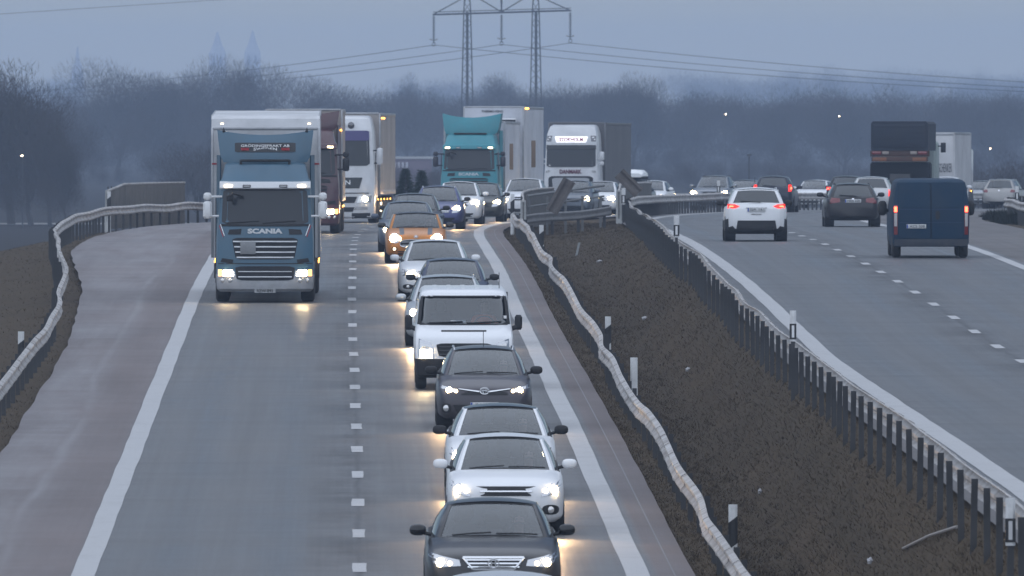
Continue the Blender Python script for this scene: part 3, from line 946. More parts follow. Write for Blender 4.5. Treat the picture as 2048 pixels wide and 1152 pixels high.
        if badge:
            y = hit_y(bvh, 0, badge[1]) or 0
            b = MB(); n_ = 20; r = badge[2]
            for q0, q1 in ((1.0, .78),):
                pts = [(r * math.cos(a), y - .03, badge[1] + r * .72 * math.sin(a)) for a in np.linspace(0, 2 * math.pi, n_)]
                b.tube(pts, r * .12, n=5, cap=False)
            kind = badge[0]
            if kind == 'H':
                b.box(-r * .50, -r * .26, y - .045, y - .02, badge[1] - r * .46, badge[1] + r * .46); b.box(r * .26, r * .50, y - .045, y - .02, badge[1] - r * .46, badge[1] + r * .46)
                b.box(-r * .26, r * .26, y - .044, y - .02, badge[1] - r * .10, badge[1] + r * .12)
            elif kind == 'T':
                b.tube([(r * .36 * math.cos(a), y - .032, badge[1] + r * .62 * math.sin(a)) for a in np.linspace(0, 2 * math.pi, 14)], r * .09, n=4, cap=False)
                b.tube([(r * .82 * math.cos(a), y - .034, badge[1] + r * .34 + r * .26 * math.sin(a)) for a in np.linspace(0, 2 * math.pi, 14)], r * .09, n=4, cap=False)
            elif kind == 'V':
                b.tube([(-r * .5, y - .032, badge[1] + r * .5), (0, y - .032, badge[1] - r * .5), (r * .5, y - .032, badge[1] + r * .5)], r * .09, n=4)
            else:
                b.ell((0, y - .03, badge[1]), r * .7, .01, r * .5)
            b.build("badge", CHROME, root)
        if plate:
            y = (hit_y(bvh, 0, .42) or 0) - .03
            pl = MB().box(-.26, .26, y - .008, y, .40, .51, bev=.004); po = pl.build("number_plate", PLATE, root)
            MB().box(-.255, -.22, y - .010, y - .0075, .405, .505).build("plate_band", PLATEBLUE, po)
            text(plate, (.02, y - .010, .455), .075, .40, INK, po)
    else:
        tl = tail or [(.52, .86), (.80, .84), (.83, .98), (.55, .96)]
        tl = [(x * hw / .9, z) for x, z in tl]
        cx = sum(p[0] for p in tl) / len(tl); cz = sum(p[1] for p in tl) / len(tl)
        for s in (1, -1):
            ou = tl if s > 0 else mirror(tl)
            o = conform(bvh, ou, .014, back=True).build("tail_light", TAIL if tail_lit else TAILOFF, root, angle=60)
            if tail_lit and tailcore:
                ii = [(s * cx + (x - s * cx) * .45 + s * .05, cz + (z - cz) * .4) for x, z in ou]
                conform(bvh, ii, .026, back=True, depth=.02).build("lamp", TAILHOT, o)
        if tailplate:
            pz = tailplate[1]
            y = (hit_y(bvh, 0, pz, True) or L) + .02
            po = MB().box(-.26, .26, y - .006, y + .006, pz - .055, pz + .055, bev=.003).build("number_plate", PLATE, root)
            MB().box(.22, .255, y + .0055, y + .009, pz - .05, pz + .05).build("plate_band", PLATEBLUE, po)
            text(tailplate[0], (-.02, y + .008, pz), .075, .40, INK, po, rot=(0, 0, math.pi))
        y = (hit_y(bvh, 0, .32, True) or L)
        conform(bvh, bar(-hw * .8, hw * .8, .24, .36), .006, back=True).build("bumper_insert", BLACK, root)
        conform(bvh, bar(-.035, .035, .86, .93), .02, back=True).build("badge", CHROME, root)
        rw = MB(); q0, q1 = rear(.42, .07), rear(.80, .17); rw.tube([q0 + Vector((0, .02, 0)), q1 + Vector((0, .025, 0))], .012, n=4); rw.build("wiper", BLACK, root)
    if rails:
        for s in (-1, 1):
            pts = [side(q, 1.0, s) + Vector((-s * .03, 0, .045 if 0.02 < q < .95 else 0.0)) for q in (.0, .05, .3, .6, .9, .97)]
            MB().tube(pts, .017, n=6).build("roof_rail", SILVER if rails is True else rails, roof)
    if antenna:
        MB().tube([(0, wst + .25, H - .01), (0, wst + .33, H + .28)], .006, n=4).build("aerial", BLACK, roof)
    if extra: extra(root, body, bvh, locals())
    root["seat_y"] = cowl + 1.15; root["belt"] = belt
    place(root, road, px, d, oncoming, L)
    return root

# ------------------------------------------------------------------ the queue (front to back)
G_Q = "cars queuing in the inner lane"
G_A = "cars driving away on the other carriageway"
WHT = ("white", (.74, .75, .77), 0.0, .3, .22)
def X_honda(root, body, bvh, q):
    # tapering bright frame round the grille
    g = [(-.415, .735), (.415, .735), (.28, .575), (-.28, .575)]
    for a, b in zip(g, g[1:] + g[:1]):
        n = Vector((b[0] - a[0], b[1] - a[1])).normalized() * .0
        dx, dz = (b[0] - a[0]), (b[1] - a[1]); ln = math.hypot(dx, dz); nx, nz = -dz / ln * .014, dx / ln * .014
        conform(bvh, [(a[0] - nx, a[1] - nz), (b[0] - nx, b[1] - nz), (b[0] + nx, b[1] + nz), (a[0] + nx, a[1] + nz)], .03, .03).build("grille_frame", CHROME, root)
def crease(zoff=0):
    def f(root, body, bvh, q): pass
    return f

car("saloon_car", "silver white car roof at the very front of the queue", ("silver white", (.62, .63, .65), .3, .3, .2), 1010, 179.3, L=4.6, W=1.82, H=1.44, group=G_Q, roofr=3.7, plate=None)
car("saloon_car", "black saloon with bright barred grille leading the queue", ("graphite black", (.020, .020, .024), .2, .28, .45), 987, 203, L=4.72, W=1.85, H=1.45, cowl=1.28, cowlz=.985, hoodz=.78, wst=2.02, roofr=3.3, rearb=4.1, rearz=1.02,
    group=G_Q, grille=[(-.28, .575), (.28, .575), (.415, .735), (-.415, .735)], bars=3, badge=('H', .655, .075), mirror_mat=BLACKGLOSS, extra=X_honda, seats=True,
    lamp=[(.43, .62), (.45, .70), (.66, .745), (.84, .80), (.86, .74), (.74, .60)], lampxy=(.70, .665), lampr=.055, plate="FWX 418", rear_glass=GLASS)
car("hatchback_car", "plain white hatchback behind the black saloon, long swept headlights", WHT, 1012, 228, L=4.3, W=1.79, H=1.48, cowl=1.12, cowlz=.99, hoodz=.80, wst=1.95, roofr=3.45, rearb=4.0, rearz=1.05,
    group=G_Q, lamp=[(.54, .60), (.56, .66), (.70, .79), (.83, .84), (.865, .77), (.78, .64)], lampxy=(.73, .70), lampr=.068, fog=(.68, .40, .13, .075), bars=1, plate="LMC 306", rear_glass=GLASS)
car("hatchback_car", "white hatchback with dark glass roof and black mirrors", WHT, 1003, 243, L=4.37, W=1.80, H=1.45, cowl=1.2, cowlz=.99, hoodz=.78, wst=2.0, roofr=3.4, rearb=4.1, rearz=1.06, roof_mat=BLACKGLOSS, mirror_mat=BLACK,
    group=G_Q, lamp=[(.60, .60), (.60, .72), (.66, .79), (.81, .80), (.84, .70), (.78, .58)], lampxy=(.71, .69), lampr=.07, badge=('D', .66, .06), plate="GTR 552", rear_glass=GLASS)
def X_auris(root, body, bvh, q):
    for s in (1, -1):
        o = [(s * .06, .690), (s * .06, .715), (s * .46, .762), (s * .50, .752)]
        if s < 0: o = o[::-1]
        conform(bvh, o[::-1], .022, .02).build("grille_bar", CHROME, root)
car("estate_car", "dark grey estate with thin winged grille behind two white hatchbacks", ("plum grey", (.055, .050, .060), .5, .32, .3), 969, 275, L=4.5, W=1.76, H=1.48, cowl=1.12, cowlz=1.0, hoodz=.79, wst=2.0, roofr=3.9, rearb=4.3, rearz=1.05,
    group=G_Q, lamp=[(.50, .70), (.52, .745), (.72, .80), (.86, .845), (.85, .76), (.70, .68)], lampxy=(.66, .725), lampr=.058, grille=[(-.42, .64), (.42, .64), (.47, .74), (.08, .715), (-.08, .715), (-.47, .74)], badge=('T', .715, .085),
    fog=(.70, .40, .09, .085), rails=True, antenna=True, mirror_mat=BLACK, extra=X_auris, plate="JHA 771", intake=[(-.45, .22), (.45, .22), (.58, .46), (-.58, .46)])

def X_van(root, body, bvh, q):
    conform(bvh, bar(-.43, .43, 1.13, 1.155), .01, .02).build("bonnet_vent", BLACK, root) if False else None
    for k in range(4):
        conform(bvh, bar(-.44, .44, .80 + k * .055, .825 + k * .055), .02, .02).build("grille_bar", BLACK, root)
    for s in (-1, 1):
        o = MB().box(s * 1.11 - .085, s * 1.11 + .085, 1.05, 1.17, 1.12, 1.46, bev=.05).build("mirror", BLACK, root)
        MB().tube([(s * .92, 1.08, 1.10), (s * 1.06, 1.10, 1.16)], .05, n=6).build("mirror_arm", BLACK, root)
    MB().box(-.16, .12, .83, .86, 1.335, 1.36, bev=.008).build("parking_permit", WHITEINK, root)
def van_front(label, px, d):
    """white panel van with upright windscreen, built from stacked plan outlines"""
    root = empty("van"); tag(root, label, "van", G_Q)
    W2 = .985; L = 4.9
    P_ = paint(*WHT)
    def plan(z, w, yf, yr, bowf, n=9, rc=.10):
        pts = []
        for i in range(n):
            x = -1 + 2 * i / (n - 1)
            pts.append((x * (w - rc * (1 if abs(x) == 1 else 0) * .3), yf + bowf * x * x + (rc * .8 if abs(x) == 1 else 0), z))
        pts += [(w, yf + bowf + rc * 2.2, z), (w, yr - .12, z), (w - .06, yr, z), (-w + .06, yr, z), (-w, yr - .12, z), (-w, yf + bowf + rc * 2.2, z)]
        return pts
    lev = [(.24, .90, .10, .13), (.30, .955, .03, .15), (.50, .975, .0, .16), (.62, .98, .0, .16), (.80, .985, .02, .17), (1.0, .985, .07, .17), (1.08, .98, .16, .17), (1.20, .97, .50, .17), (1.27, .955, .72, .16), (1.29, .95, .80, .16),
           (1.50, .93, .95, .15), (1.84, .88, 1.22, .14), (1.90, .86, 1.28, .14), (1.95, .83, 1.38, .15), (1.985, .76, 1.6, .15)]
    rings = [plan(z, w, yf, L - (.25 if z > 1.9 else 0.0), b) for z, w, yf, b in lev]
    mb = MB(); n = len(rings[0]); mb.loft(rings)
    for k in range(len(rings) - 1):
        for i in range(n):
            if lev[k][0] < .60: mb.m[k * n + i] = 1
    # roof ribs
    me = mb.mesh("body", [P_, BLACK], angle=40)
    # pierce the windscreen so that one looks into the cab
    bvh = bvh_of(me)
    body = link("body", me, root)
    bm = bmesh.new(); bm.from_mesh(me)
    kill = [f for f in bm.faces if f.normal.y < -.2 and 1.285 < f.calc_center_median().z < 1.86 and abs(f.calc_center_median().x) < .86]
    bmesh.ops.delete(bm, geom=kill, context='FACES'); bm.to_mesh(me); bm.free()
    for k in range(5):
        x = -.56 + k * .28
        MB().box(x - .045, x + .045, 1.75, 4.5, 1.984, 1.997, bev=.006).build("roof_rib", P_, body)
    ws = [(-.86, 1.30), (.86, 1.30), (.815, 1.83), (-.815, 1.83)]
    conform(bvh, roundc(ws, .06), -.004, .004, step=.15).build("windscreen", GLASS, body, angle=60)
    for a, b in (((-.90, 1.285), (-.84, 1.86)), ((.90, 1.285), (.84, 1.86))):
        s = -1 if a[0] < 0 else 1
        o = [(a[0] - s * .04, a[1]), (a[0] + s * .03, a[1]), (b[0] + s * .03, b[1]), (b[0] - s * .035, b[1])]
        conform(bvh, o if s > 0 else o[::-1], .012, .03).build("pillar_trim", BLACK, body)
    conform(bvh, bar(-.88, .88, 1.275, 1.305), .012, .03, step=.2).build("windscreen_gasket", BLACK, body)
    conform(bvh, bar(-.86, .86, 1.825, 1.855), .012, .03, step=.2).build("windscreen_gasket", BLACK, body)
    for s in (-1, 1):
        MB().add([(s * .978, 1.35, 1.30), (s * .985, 2.1, 1.30), (s * .93, 2.1, 1.80), (s * .925, 1.62, 1.80)], [(0, 1, 2, 3)]).build("side_window", GLASS_DARK, body)
    # front
    conform(bvh, roundc([(-.50, .66), (.50, .66), (.56, .93), (-.56, .93)], .1), .012).build("grille", BLACK, root)
    for k in range(3):
        conform(bvh, bar(-.5, .5, .70 + k * .075, .725 + k * .075), .03, .03).build("grille_bar", BLACKGLOSS, root)
    conform(bvh, bar(-.45, .45, 1.155, 1.185), .012, .03, step=.2).build("bonnet_vent", BLACK, root)
    for s in (1, -1):
        hl = [(.62, .62), (.62, .86), (.68, .95), (.90, 1.02), (.90, .66)]
        o = conform(bvh, hl if s > 0 else mirror(hl), .014).build("headlight", LENS, root, angle=60)
        yy = hit_y(bvh, s * .76, .72) - .03
        conform(bvh, [(s * .645, .635), (s * .875, .655), (s * .875, .80), (s * .645, .80)][::s], .026, .02).build("lamp", LAMP if s < 0 else LAMPSOFT, o)
        conform(bvh, [(s * .66, .83), (s * .84, .83), (s * .86, .93), (s * .70, .90)][::s], .022, .02).build("indicator", LAMPOFF, o)
        MB().box(s * 1.10 - .075, s * 1.10 + .075, 1.15, 1.27, 1.17, 1.47, bev=.045).build("mirror", BLACK, root)
        MB().tube([(s * .93, 1.15, 1.18), (s * 1.08, 1.20, 1.24)], .05, n=6).build("mirror_arm", BLACK, root)
    conform(bvh, bar(-.40, .40, .34, .46), .01).build("lower_intake", BLACKGLOSS, root)
    for y in (.92, L - 1.0):
        for s in (-1, 1): wheel(root, s * (W2 - .13), y, .335, .22, s, True)
    for x0, x1 in ((-.72, -.02), (.06, .76)):
        pts = [(x, hit_y(bvh, x, 1.315 + .03 * q) - .02, 1.315 + .03 * q) for q, x in ((0, x0), (.5, (x0 + x1) / 2), (1, x1))]
        MB().tube(pts, .013, n=4).build("wiper", BLACK, root)
    y = hit_y(bvh, -.08, 1.33) + .03
    MB().box(-.26, .04, y, y + .012, 1.325, 1.365, bev=.004).build("parking_permit", WHITEINK, root)
    MB().box(.80, .86, hit_y(bvh, .80, 1.42) + .01, hit_y(bvh, .80, 1.42) + .014, 1.40, 1.46).build("sticker", WHITEINK, root)
    db = MB().box(-.86, .86, 1.05, 1.5, 1.0, 1.28, bev=.06); db.build("dashboard", INTERIOR, root)
    for sx in (-.45, .42):
        so = MB().box(sx - .25, sx + .25, 2.15, 2.33, .9, 1.48, bev=.06).build("seat", SEAT, root)
        MB().box(sx - .13, sx + .13, 2.2, 2.32, 1.5, 1.7, bev=.05).build("headrest", SEAT, so)
    MB().box(-.9, .9, 2.45, 2.48, .5, 1.9).build("bulkhead", mat("bulkhead", (.10, .10, .105), .8), root)
    sw = MB(); sw.tube([(.42 + .2 * math.cos(a), 1.62 + .09 * math.sin(a), 1.27 + .16 * math.sin(a)) for a in np.linspace(0, 2 * math.pi, 17)], .017, n=5, cap=False)
    sw.tube([(.42, 1.45, 1.15), (.42, 1.62, 1.27)], .03, n=6); sw.build("steering_wheel", INTERIOR, root)
    MB().tube([(.72, 1.9, 1.97), (.72, 2.0, 2.3)], .007, n=4).build("aerial", BLACK, body)
    place(root, LEFT, px, d, True, L)
    return root
VAN = van_front("white panel van with big black mirrors in the queue", 928, 299)

car("estate_car", "silver estate with roof rails just behind the white van", ("silver", (.50, .52, .54), .5, .3, .25), 896, 331, L=4.8, W=1.87, H=1.53, cowl=1.25, cowlz=1.0, hoodz=.80, wst=2.05, roofr=4.2, rearb=4.6, rearz=1.05, group=G_Q, rails=True, lampxy=(.73, .74), lampr=.085, mirror_mat=("x" and None))
car("saloon_car", "dark blue car half hidden behind the silver estate", ("navy", (.030, .040, .085), .4, .3, .3), 906, 351, L=4.5, W=1.78, H=1.47, group=G_Q, mirror_mat=BLACK)
car("saloon_car", "white car with white mirrors between the orange car and the silver estate", WHT, 871, 371, L=4.77, W=1.83, H=1.48, cowl=1.25, cowlz=.99, hoodz=.79, wst=2.05, roofr=3.9, rearb=4.4, rearz=1.03, group=G_Q,
    lamp=[(.46, .64), (.46, .72), (.84, .80), (.86, .71), (.80, .62)], lampxy=(.62, .685), lampr=.07, bars=2, grille=[(-.42, .62), (.42, .62), (.44, .74), (-.44, .74)], badge=('V', .68, .06), fog=(.68, .36, .13, .06), plate="RDM 084", rear_glass=GLASS)

def X_mini(root, body, bvh, q):
    hw = 1.727 / 2
    for s in (1, -1):   # twin stripes over the bonnet, standing off the paint by a millimetre
        pts = []
        for y in np.linspace(.16, 1.0, 9):
            for x in (.34, .47):
                xx = s * (x - .02 * (1 - y))
                h = bvh.ray_cast(Vector((xx, y, 3)), Vector((0, 0, -1)))
                pts.append((xx, y, h[0].z + .004) if h[0] is not None else (xx, y, .8))
        MB().add(pts, [(2 * k, 2 * k + 1, 2 * k + 3, 2 * k + 2) for k in range(8)]).build("bonnet_stripe", mat("grey stripe", (.07, .07, .085), .35), root, angle=60)
        y = hit_y(bvh, s * .60, .70)
        ring = [(s * .60 + .135 * math.cos(a), y - .02, .70 + .135 * math.sin(a)) for a in np.linspace(0, 2 * math.pi, 21)]
        MB().tube(ring, .014, n=5, cap=False).build("headlight_ring", CHROME, root)
    g = roundc([(-.40, .44), (.40, .44), (.46, .56), (.38, .66), (-.38, .66), (-.46, .56)])
    pts = [(x, hit_y(bvh, x, z) - .022, z) for x, z in refine(g)]
    MB().tube(pts + pts[:1], .017, n=5, cap=False).build("grille_frame", CHROME, root)
car("hatchback_car", "small orange hatchback with grey bonnet stripes and round headlights", ("amber orange", (.50, .185, .028), .25, .3, .2), 832, 418, L=3.84, W=1.727, H=1.42, cowl=.98, cowlz=.99, hoodz=.80, wst=1.5, roofr=3.3, rearb=3.65, rearz=1.0, wr=.70, wbw=.84,
    group=G_Q, lamp=[(.60 + .145 * math.cos(a), .70 + .145 * math.sin(a)) for a in np.linspace(0, 2 * math.pi, 13)[:-1]], lampxy=(.625, .70), lampr=.115, roof_mat=mat("black roof", (.05, .05, .06), .3),
    grille=roundc([(-.40, .44), (.40, .44), (.46, .56), (.38, .66), (-.38, .66), (-.46, .56)]), bars=2, fog=(.60, .40, .08, .055, 1), mirror_mat=BLACKGLOSS, extra=X_mini, badge=('x', .745, .06), intake=[(-.5, .24), (.5, .24), (.52, .34), (-.52, .34)])
car("hatchback_car", "grey blue hatchback with tall aerial directly behind the orange car", ("slate blue", (.085, .105, .145), .5, .3, .3), 816, 439, L=4.25, W=1.75, H=1.48, group=G_Q, antenna=True)
car("hatchback_car", "dark hatchback two behind the orange car, left of the violet blue estate", ("charcoal", (.035, .038, .045), .4, .3, .3), 830, 466, L=4.3, W=1.78, H=1.50, group=G_Q, mirror_mat=BLACK)
car("estate_car", "violet blue estate with roof rails and one dazzling headlight", ("violet blue", (.065, .075, .20), .5, .3, .25), 876, 517, L=4.6, W=1.80, H=1.50, group=G_Q, rails=True, lampxy=(.66, .72), lampr=.095, bars=3, mirror_mat=BLACK)
car("hatchback_car", "rounded white hatchback in front of the turquoise lorry", WHT, 915, 546, L=4.3, W=1.78, H=1.56, hoodz=.86, cowlz=1.05, cowl=1.0, wst=1.9, group=G_Q, lampxy=(.68, .78), lampr=.105, badge=('x', .66, .05))
car("suv_car", "dark olive car with bright headlight beside the white hatchback", ("olive black", (.035, .036, .030), .3, .3, .35), 958, 566, L=4.4, W=1.80, H=1.50, group=G_Q, lampxy=(.70, .74), lampr=.10, mirror_mat=BLACKGLOSS)
car("suv_car", "tall white car before the white reefer trailer", WHT, 1044, 600, L=4.5, W=1.84, H=1.62, cowlz=1.10, hoodz=.92, cowl=1.1, wst=1.9, group=G_Q, lampxy=(.72, .78), lampr=.085, lights=True, bars=1)
car("hatchback_car", "blue grey car behind the leaning beams on the bridge", ("blue grey", (.10, .12, .15), .5, .3, .3), 1142, 640, L=4.4, W=1.80, H=1.50, group=G_Q, lampxy=(.68, .70), lampr=.10)
car("saloon_car", "low white car behind the bridge railing, amber headlight", WHT, 1193, 656, L=4.5, W=1.80, H=1.45, group=G_Q, lampxy=(.68, .68), lampr=.10)
def X_box(root, body, bvh, q):
    b = MB(); rings = []
    for y, s in ((1.6, .5), (1.75, .85), (2.1, 1.0), (3.1, 1.0), (3.45, .9), (3.6, .6)):
        rings.append([(x * .62 * (.7 + .3 * s), y, 1.60 + (zz * s) * .36) for x, zz in ((-1, .15), (-.95, .6), (-.75, .92), (0, 1), (.75, .92), (.95, .6), (1, .15), (.8, 0), (-.8, 0))])
    b.loft(rings); b.build("roof_box", mat("white roof box", (.78, .79, .80), .3), root)
    for y in (2.05, 3.0): MB().box(-.65, .65, y - .02, y + .02, 1.50, 1.61, bev=.008).build("roof_bar", BLACK, root)
car("estate_car", "car carrying a white roof box beyond the bridge", ("dark teal grey", (.06, .075, .085), .5, .3, .3), 1253, 690, L=4.7, W=1.82, H=1.50, group=G_Q, extra=X_box, lights=False)
car("saloon_car", "white car peeping out behind the right bridge screen", WHT, 1292, 706, L=4.5, W=1.80, H=1.45, group=G_Q, lampxy=(.7, .70), lampr=.07, glow=LAMPSOFT)
car("suv_car", "grey off-roader with one glowing headlight on the far bend", ("grey metal", (.22, .24, .27), .6, .3, .25), 1418, 716, L=4.6, W=1.88, H=1.68, cowlz=1.12, hoodz=.95, group=G_Q, lampxy=(.74, .84), lampr=.10, badge=('V', .80, .08), rails=BLACK)
car("saloon_car", "dark grey saloon beside the off-roader on the far bend", ("mid grey", (.13, .15, .18), .5, .3, .25), 1478, 742, L=4.6, W=1.84, H=1.46, group=G_Q, lights=False)
car("saloon_car", "white saloon on the far bend behind the white hatchback driving away", WHT, 1618, 762, L=4.6, W=1.82, H=1.45, group=G_Q, lights=False)
car("saloon_car", "faint silver car beyond the blue van", ("pale silver", (.40, .42, .45), .5, .3, .25), 1950, 800, L=4.5, W=1.80, H=1.46, group=G_Q, lights=False)

# ------------------------------------------------------------------ traffic driving away
def X_seat(root, body, bvh, q):
    conform(bvh, [(.60, .24), (.54, .60), (-.54, .60), (-.60, .24)], .014, back=True, step=.12).build("rear_cladding", BLACK, root)
    conform(bvh, bar(-.30, .30, .955, .968)[::-1], .02, back=True).build("boot_seam", BLACK, root)
    text("ARONA", (0, (hit_y(bvh, 0, .77, True) or 4) + .006, .775), .04, .30, INK, root, rot=(0, 0, math.pi))
car("suv_car", "white hatchback with black lower bumper driving away alone", WHT, 1513, 431, oncoming=False, L=4.14, W=1.79, H=1.55, cowl=1.05, cowlz=1.03, hoodz=.85, wst=1.75, roofr=3.75, rearb=4.05, rearz=1.10, backz=1.08, group=G_A,
    tail=[(.49, 1.01), (.60, .955), (.83, .94), (.83, 1.07), (.62, 1.065)], bumper_black=.50, tailplate=("SJR 161", .905), rails=SILVER, antenna=True, extra=X_seat, mirror_mat=BLACK, wheel_r=.33, wr=.68, wbw=.86, seats=False)
car("estate_car", "dark brown estate driving away ahead of the blue van", ("dark brown", (.013, .011, .013), .2, .3, .10), 1706, 487, oncoming=False, L=4.62, W=1.81, H=1.43, cowl=1.4, cowlz=.98, hoodz=.75, wst=2.1, roofr=4.1, rearb=4.55, rearz=.98, backz=.97, group=G_A,
    tail=[(.42, .80), (.80, .74), (.86, .88), (.70, .95), (.42, .92)], tail_lit=False, tailplate=("MRB 438", .84), rails=BLACK, mirror_mat=None, seats=False)
car("hatchback_car", "blue black hatchback with both tail lights lit", ("blue black", (.010, .012, .026), .3, .28, .12), 1545, 622, oncoming=False, L=4.2, W=1.74, H=1.52, roofr=3.7, rearb=4.05, rearz=1.06, backz=1.04, group=G_A, tail=[(.68, .86), (.80, .86), (.80, 1.14), (.68, 1.14)], tailplate=("NFA 427", .88), seats=False, cowl=1.0)
car("hatchback_car", "silver hatchback between the brown estate and the tipper lorry", ("light silver", (.52, .52, .52), .4, .3, .25), 1742, 585, oncoming=False, L=4.2, W=1.76, H=1.50, roofr=3.75, rearb=4.05, rearz=1.04, backz=1.02, group=G_A, tail=[(.70, .72), (.83, .72), (.83, .98), (.70, .98)], seats=False, cowl=1.0)
car("hatchback_car", "black hatchback behind the brown estate, left tail light glowing", ("soft black", (.014, .015, .018), .3, .3, .15), 1690, 655, oncoming=False, L=4.2, W=1.78, H=1.54, roofr=3.75, rearb=4.05, rearz=1.06, backz=1.04, group=G_A, tail=[(.60, .92), (.82, .90), (.82, 1.04), (.60, 1.02)], seats=False, cowl=1.0, antenna=True)
car("hatchback_car", "small white car in the gap between tipper lorry and blue van", WHT, 1887, 655, oncoming=False, L=4.0, W=1.72, H=1.50, roofr=3.6, rearb=3.9, rearz=1.04, backz=1.02, group=G_A, seats=False, cowl=1.0)
car("estate_car", "beige silver estate driving away at the right verge", ("beige silver", (.33, .32, .31), .4, .3, .3), 1998, 738, oncoming=False, L=4.6, W=1.80, H=1.47, roofr=4.15, rearb=4.5, rearz=1.0, backz=.98, group=G_A, tail_lit=False, tail=[(.55, .80), (.84, .80), (.84, .96), (.58, .94)], rails=SILVER, seats=False)

# ------------------------------------------------------------------ lorries
TGLASS = mat("lorry windscreen", (.028, .031, .036), .16, spec=.35)
TRUCKGREY = mat("chassis grey", (.035, .035, .037), .7, grime=.5)
G_T = "lorries in the outer lane"
def plan_ring(z, w, yf, yr, bow, n=11, rc=.10):
    pts = []
    for i in range(n):
        x = -1 + 2 * i / (n - 1)
        edge = abs(x) > .999
        pts.append((x * (w - (.03 if edge else 0)), yf + bow * x * x + (rc * .8 if edge else 0), z))
    return pts + [(w, yf + bow + rc * 2.4, z), (w, yr - .1, z), (w - .05, yr, z), (-w + .05, yr, z), (-w, yr - .1, z), (-w, yf + bow + rc * 2.4, z)]
def cab_shell(root, lev, yr, mats, mi_of, name="cab"):
    rings = [plan_ring(z, w, yf, yr, b) for z, w, yf, b in lev]
    mb = MB().loft(rings); n = len(rings[0])
    for k in range(len(rings) - 1):
        for i in range(n): mb.m[k * n + i] = mi_of((lev[k][0] + lev[k + 1][0]) / 2)
    me = mb.mesh(name, mats, angle=32)
    return link(name, me, root), bvh_of(me)
def box_body(root, x0, x1, y0, y1, z0, z1, m, edge, name="cargo_box", slant=0.0, roofm=None, rm=None):
    """lorry box: panels, edge profiles, roof"""
    b = MB()
    if slant > 0:
        prof = [(y0, z0), (y0, z1 - slant), (y0 + .10, z1 - slant * .25), (y0 + .45, z1), (y1, z1), (y1, z0)]
    else:
        prof = [(y0, z0), (y0, z1 - .02), (y0 + .02, z1), (y1, z1), (y1, z0)]
    n = len(prof)
    b.add([(x0, y, z) for y, z in prof] + [(x1, y, z) for y, z in prof], [tuple(range(n)), tuple(range(2 * n - 1, n - 1, -1))] + [(i, (i + 1) % n, n + (i + 1) % n, n + i)[::-1] for i in range(n)])
    o = b.build(name, m, root, smooth=False)
    t = .035
    for x in (x0, x1):
        s = 1 if x == x1 else -1
        MB().box(min(x - s * .05, x + s * .012), max(x - s * .05, x + s * .012), y0 - .014, y0 + .10, z0, z1 - max(slant, .02), bev=.008).build("corner_post", edge, o)
        MB().box(min(x - s * .03, x + s * .013), max(x - s * .03, x + s * .013), y0 + .46, y1, z1 - .10, z1 + .006, bev=.006).build("roof_rail", edge, o)
        MB().box(min(x - s * .03, x + s * .012), max(x - s * .03, x + s * .012), y0 + .12, y1, z0, z0 + .16, bev=.006).build("side_rail", edge, o)
    zt = z1 - max(slant, .0)
    MB().box(x0 + .06, x1 - .06, y0 - .016, y0 + .04, zt - .05, zt + .02, bev=.01).build("front_rail", edge, o)
    return o
def under(root, y0, y1, wheels, hw=1.22, marks=True):
    MB().box(-.45, .45, y0, y1, .62, .98, bev=.02).build("chassis", TRUCKGREY, root)
    for y in wheels:
        for s in (-1, 1):
            wheel(root, s * (hw - .17), y, .50, .34, s, True)
    if marks:
        for k in range(int((y1 - y0) / 2.2)):
            y = y0 + 1.2 + k * 2.2
            MB().box(hw - .01, hw + .015, y - .05, y + .05, .84, .90).build("side_marker", AMBER, root)
            MB().box(-hw - .015, -hw + .01, y - .05, y + .05, .84, .90).build("side_marker", AMBER, root)
    for s in (-1, 1):
        MB().box(s * hw - .02, s * hw + .02, y0 + 1.2, y1 - 4.2, .45, .82, bev=.01).build("side_guard", TRUCKGREY, root)
def truck_mirror(root, s, x, y, z0, z1, z2, z3, m, arm):
    MB().box(s * x - .11, s * x + .11, y, y + .14, z0, z1, bev=.05).build("mirror", m, root)
    if z2: MB().box(s * x - .10, s * x + .10, y, y + .14, z2, z3, bev=.05).build("mirror", m, root)
    for z in ((z0 + .06), (z3 or z1) - .10):
        MB().tube([(s * (x - .36), y + .12, z), (s * x, y + .07, z)], .03, n=6).build("mirror_arm", arm, root)

